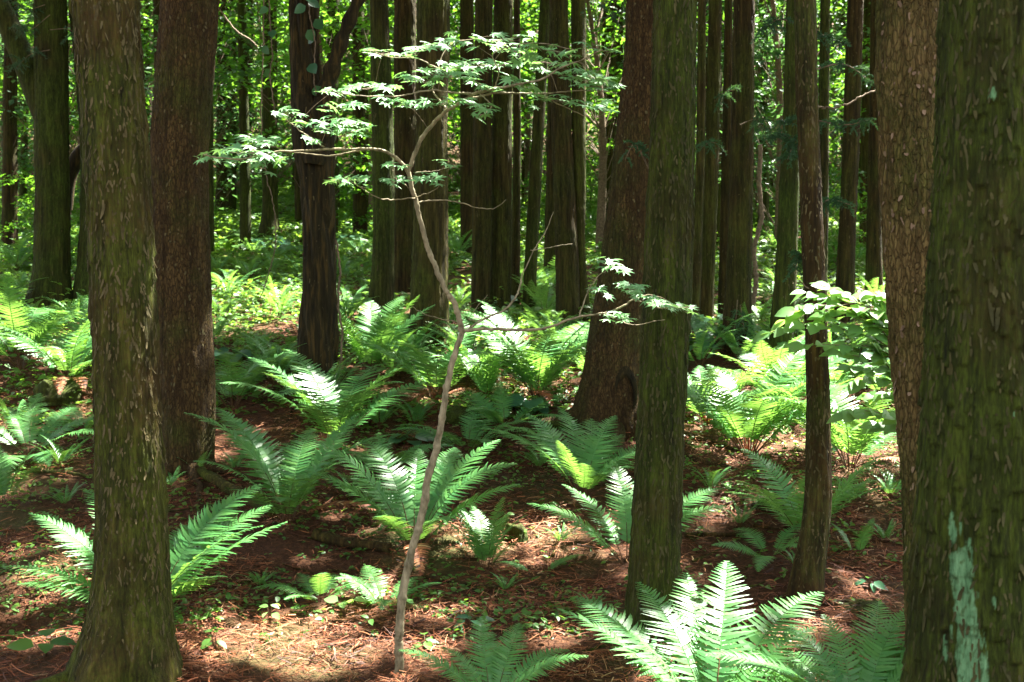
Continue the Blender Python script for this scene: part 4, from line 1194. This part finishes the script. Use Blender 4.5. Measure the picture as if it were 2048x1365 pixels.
fallen([(1385, 1130), (1410, 1120), (1435, 1108)], 3, 2, "short pale twig right of the straight moss green cedar", 'cedar')
fallen([(1700, 1075), (1740, 1076), (1775, 1068), (1778, 1045)], 2.5, 1.5, "hooked pale twig right of the single upright frond", 'cedar')
fallen([(1555, 1205), (1600, 1225), (1630, 1240)], 4, 3, "dark twig in front of the curved-foot cedar", 'brown')
fallen([(1130, 985), (1200, 975), (1260, 985)], 4, 3, "dead branch lying behind the upright fern with dark stalks", 'brown')
fallen([(985, 1300), (1050, 1320), (1100, 1352)], 3, 2, "thin dark twig near the bottom edge right of the maple foot", 'brown')
fallen([(560, 430), (580, 470), (600, 480)], 5, 3, "dark fallen limb behind the dead tree's trunk", 'dead')
g7 = np.random.default_rng(4)
for k in range(46):
    px, py = g7.uniform(0, 1810), g7.uniform(900, 1350)
    a = g7.uniform(-.5, .5); L = g7.uniform(25, 90)
    fallen([(px, py), (px + L * .5, py + L * .5 * a * .5 + g7.normal(0, 3)), (px + L, py + L * a * .5)], g7.uniform(1.6, 3.6), 1.0, "thin dead twig lying on the needle-covered floor", ('brown', 'cedar')[k % 2], "twigs on the forest floor", name="fallen_twig")

def lump(name, px, py, rx, h, label, cat, mat, seed, squash=1.0, cut=False):
    p = hit(px, py)
    r, hh = rx * p[1] / F, h * p[1] / F
    nu, nv = 40, 18
    a = np.arange(nu) / nu * 2 * PI; v = np.linspace(0, 1, nv)
    Am, Vm = np.meshgrid(a, v)
    if cut:      # broken stump: straight sides, ragged rim, hollow top
        prof = np.where(Vm < .75, 1.15 - .3 * Vm, (1 - Vm) / .25 * .9 + .02); zz = np.where(Vm < .75, Vm / .75, 1 - (Vm - .75) * .5)
        zz = zz * (1 + .35 * (vn(Am / (2 * PI) * 9, Vm * 0, seed, 9) - .5))
    else:
        prof = np.cos(Vm * PI / 2) ** .7; zz = np.sin(Vm * PI / 2)
    nz = 1 + .5 * (vn(Am / (2 * PI) * 6, Vm * 3, seed, 6) - .5) + .25 * (vn(Am / (2 * PI) * 17, Vm * 8, seed + 1, 17) - .5)
    V = np.stack([np.cos(Am) * r * prof * nz, np.sin(Am) * r * prof * nz * squash, zz * hh * (.8 + .4 * (nz - .75)) - .04], 2).reshape(-1, 3)
    i = np.arange(nv - 1)[:, None] * nu; j = np.arange(nu)[None]; j1 = (j + 1) % nu
    o = link(name, mesh_np(name, V, [np.stack([i + j, i + j1, i + nu + j1, i + nu + j], 2).reshape(-1, 4)], [M[mat]], None, True), None, p)
    tag(o, label, cat)
lump("mossy_stump", 1035, 1080, 22, 42, "small mossy stump beside the small upright fern", "stump", 'mossy', 3, 1, True)
lump("mossy_stump", 118, 800, 42, 50, "dark mossy stump under the fern left of the thick peeling cedar", "stump", 'mossy', 6, 1, True)
lump("mossy_stump", 1545, 1008, 34, 24, "rotten dark stump left of the curved-foot cedar", "stump", 'dead', 9, 1, True)
lump("stone", 1120, 845, 62, 24, "flat mossy stone at the foot of the leaning pine", "stone", 'mossy', 12, .7)
lump("stone", 925, 838, 42, 36, "dark mossy stone right of the maple stem", "stone", 'mossy', 14, .8)
lump("stone", 1720, 1215, 52, 26, "low mossy stone beside the foot of the lichen-patched trunk", "stone", 'mossy', 17, .8)

# ------------------------------------------------------------------ vines, dead twigs, cedar sprigs
def vine(pts, d, label, leaves=0, r=1.3, leafpx=20):
    P = spline([at(x, y, d) for x, y in pts], len(pts) * 10)
    g = np.random.default_rng(int(pts[0][0]))
    P = P + g.normal(0, .004, P.shape)
    base = P[-1].copy()
    root = tag(link("hanging_vine", None, None, base), label, "vine", "vines hanging in the wood")
    V, Fq = tube(P - base, np.full(len(P), r / F * d), 5)
    link("stem", mesh_np("stem", V, [Fq], [M['twig']], None, True), root)
    if leaves:
        lf = MB()
        for k in range(leaves):
            p = P[int(g.uniform(.05, .9) * len(P))] + g.normal(0, .04, 3)
            az = g.uniform(0, 2 * PI)
            V, Fq = scatter(OV * [1, 1.6, 1], OF, frames(np.array([[math.cos(az), math.sin(az) * .4, -.5]]), np.array([[g.normal(0, .3), -.9, .5]]), np.array([leafpx / F * d])), (p - base)[None]); lf.add(V, Fq, 0, g.random())
        link("leaves", lf.mesh("leaves", [M['broad']], True), root)
vine([(622, -40), (618, 20), (626, 60), (630, 90), (628, 150), (632, 190)], E[2] - .3, "leafy vine with round leaves climbing the dead tree", 11, 1.2, 26)
vine([(538, -40), (541, 60), (545, 110), (540, 150), (548, 210), (552, 250)], 11.5, "kinked vine hanging before the dark slender trunk", 4, 1.4, 20)
vine([(528, -40), (526, 120), (522, 240), (530, 340), (545, 400), (552, 470), (545, 520), (520, 600)], 11.8, "long thin vine dangling down to the undergrowth", 0, 1.1)
vine([(672, 480), (680, 540), (676, 600), (684, 660), (682, 705), (676, 780)], E[2] - .1, "dark vine against the right side of the dead tree", 0, 2.4)
vine([(1612, 140), (1615, 180), (1625, 205), (1650, 217), (1690, 210), (1730, 190), (1760, 178)], 6.8, "curved bare twig drooping from the slim curved-foot cedar", 0, 1.8)
vine([(1520, 290), (1518, 370), (1522, 440), (1508, 500), (1512, 560), (1505, 610)], 13, "dark crooked stem rising between the trunks right of the middle", 0, 5)
vine([(1600, 560), (1640, 600), (1690, 610), (1740, 590)], 6.6, "thin drooping twig above the leafy shrub", 0, 1.5)
vine([(440, 20), (470, 60), (500, 80), (515, 95)], 15, "pale dead twig beside the reddish brown distant trunk", 0, 1.6)

def sprig(root, base, pts, d, label=None, n=26, Lpx=26):
    """drooping feathery cedar twig as part of its tree"""
    g = np.random.default_rng(int(pts[0][0] * 3 + pts[0][1]))
    P = spline([at(x, y, d) for x, y in pts], 30)
    st, lf = MB(), MB()
    V, Fq = tube(P - base, np.linspace(.006, .002, 30), 5)
    mb = MB().add(V, Fq, 1)
    for k in range(n):
        p = P[int(g.uniform(.2, 1) * 29)]
        L = Lpx / F * d * g.uniform(.6, 1.4)
        az = g.uniform(0, 2 * PI); e_ = p + np.array([math.cos(az) * L * .8, math.sin(az) * L * .8, g.uniform(-.9, .25) * L])
        C = spline([p, (p + e_) / 2 + [0, 0, L * .15], e_], 9)
        V, Fq = tube(C - base, np.linspace(.003, .0012, 9), 4); mb.add(V, Fq, 0, g.random())
        for q in range(1, 9):
            for s_ in range(4):
                dv = unit(C[q] - C[q - 1]) * .6 + g.normal(0, .5, 3)
                dv = unit(dv) * L * .22
                sd = unit(np.cross(dv, [0.3, 1, .2])) * .0028
                a = C[q] - base
                mb.add(np.array([a - sd, a + sd, a + dv + sd * .2, a + dv - sd * .2]), np.array([[0, 1, 2, 3]]), 0, g.random())
    link("sprig", mb.mesh("sprig", [M['sprig'], M['twig']]), root)
for pts, d in (([(1600, 300), (1570, 270), (1540, 280)], 6.9), ([(1610, 330), (1590, 290), (1575, 320)], 6.9), ([(1620, 290), (1600, 255), (1560, 240)], 6.95), ([(1610, 90), (1650, 70), (1690, 90)], 7.0),
               ([(1600, 50), (1560, 40), (1520, 60)], 7.0), ([(1625, 420), (1660, 400), (1700, 410)], 7), ([(1615, 520), (1600, 510), (1590, 540)], 6.8), ([(1625, 140), (1690, 130), (1750, 170)], 7.0), ([(1625, 240), (1690, 250), (1740, 240)], 7.0)):
    sprig(S[0], S[1], pts, d)
for pts, d in (([(1290, 20), (1240, 25), (1190, 45)], 10.2), ([(1300, -10), (1230, 0), (1160, 30)], 10.2), ([(1300, 340), (1270, 290), (1250, 320)], 6.2)):
    sprig(Cc[0] if d < 7 else DP[0], Cc[1] if d < 7 else DP[1], pts, d, n=14)
mrow = [t for t in TREES if str(t[0].get("label", "")).startswith(("dark trunk with hanging", "dark mossy cedar near"))]
for t in mrow:
    if t[2] and t[1][0] > 0:
        for pts in ([(1470, 180), (1450, 185), (1440, 210)], [(1480, 250), (1510, 240), (1530, 260)], [(1475, 600), (1470, 650), (1460, 680)], [(1480, 610), (1485, 640), (1490, 670)], [(1440, 290), (1420, 285), (1400, 300)]):
            sprig(t[0], t[3], pts, t[2] - .35, n=14)
    else:
        for pts in ([(100, 30), (60, 60), (30, 50)], [(100, 60), (140, 60), (170, 90)], [(90, 10), (50, 20), (20, 0)], [(100, 100), (60, 110), (30, 140)]):
            sprig(t[0], t[3], pts, t[2] - .3, n=18)
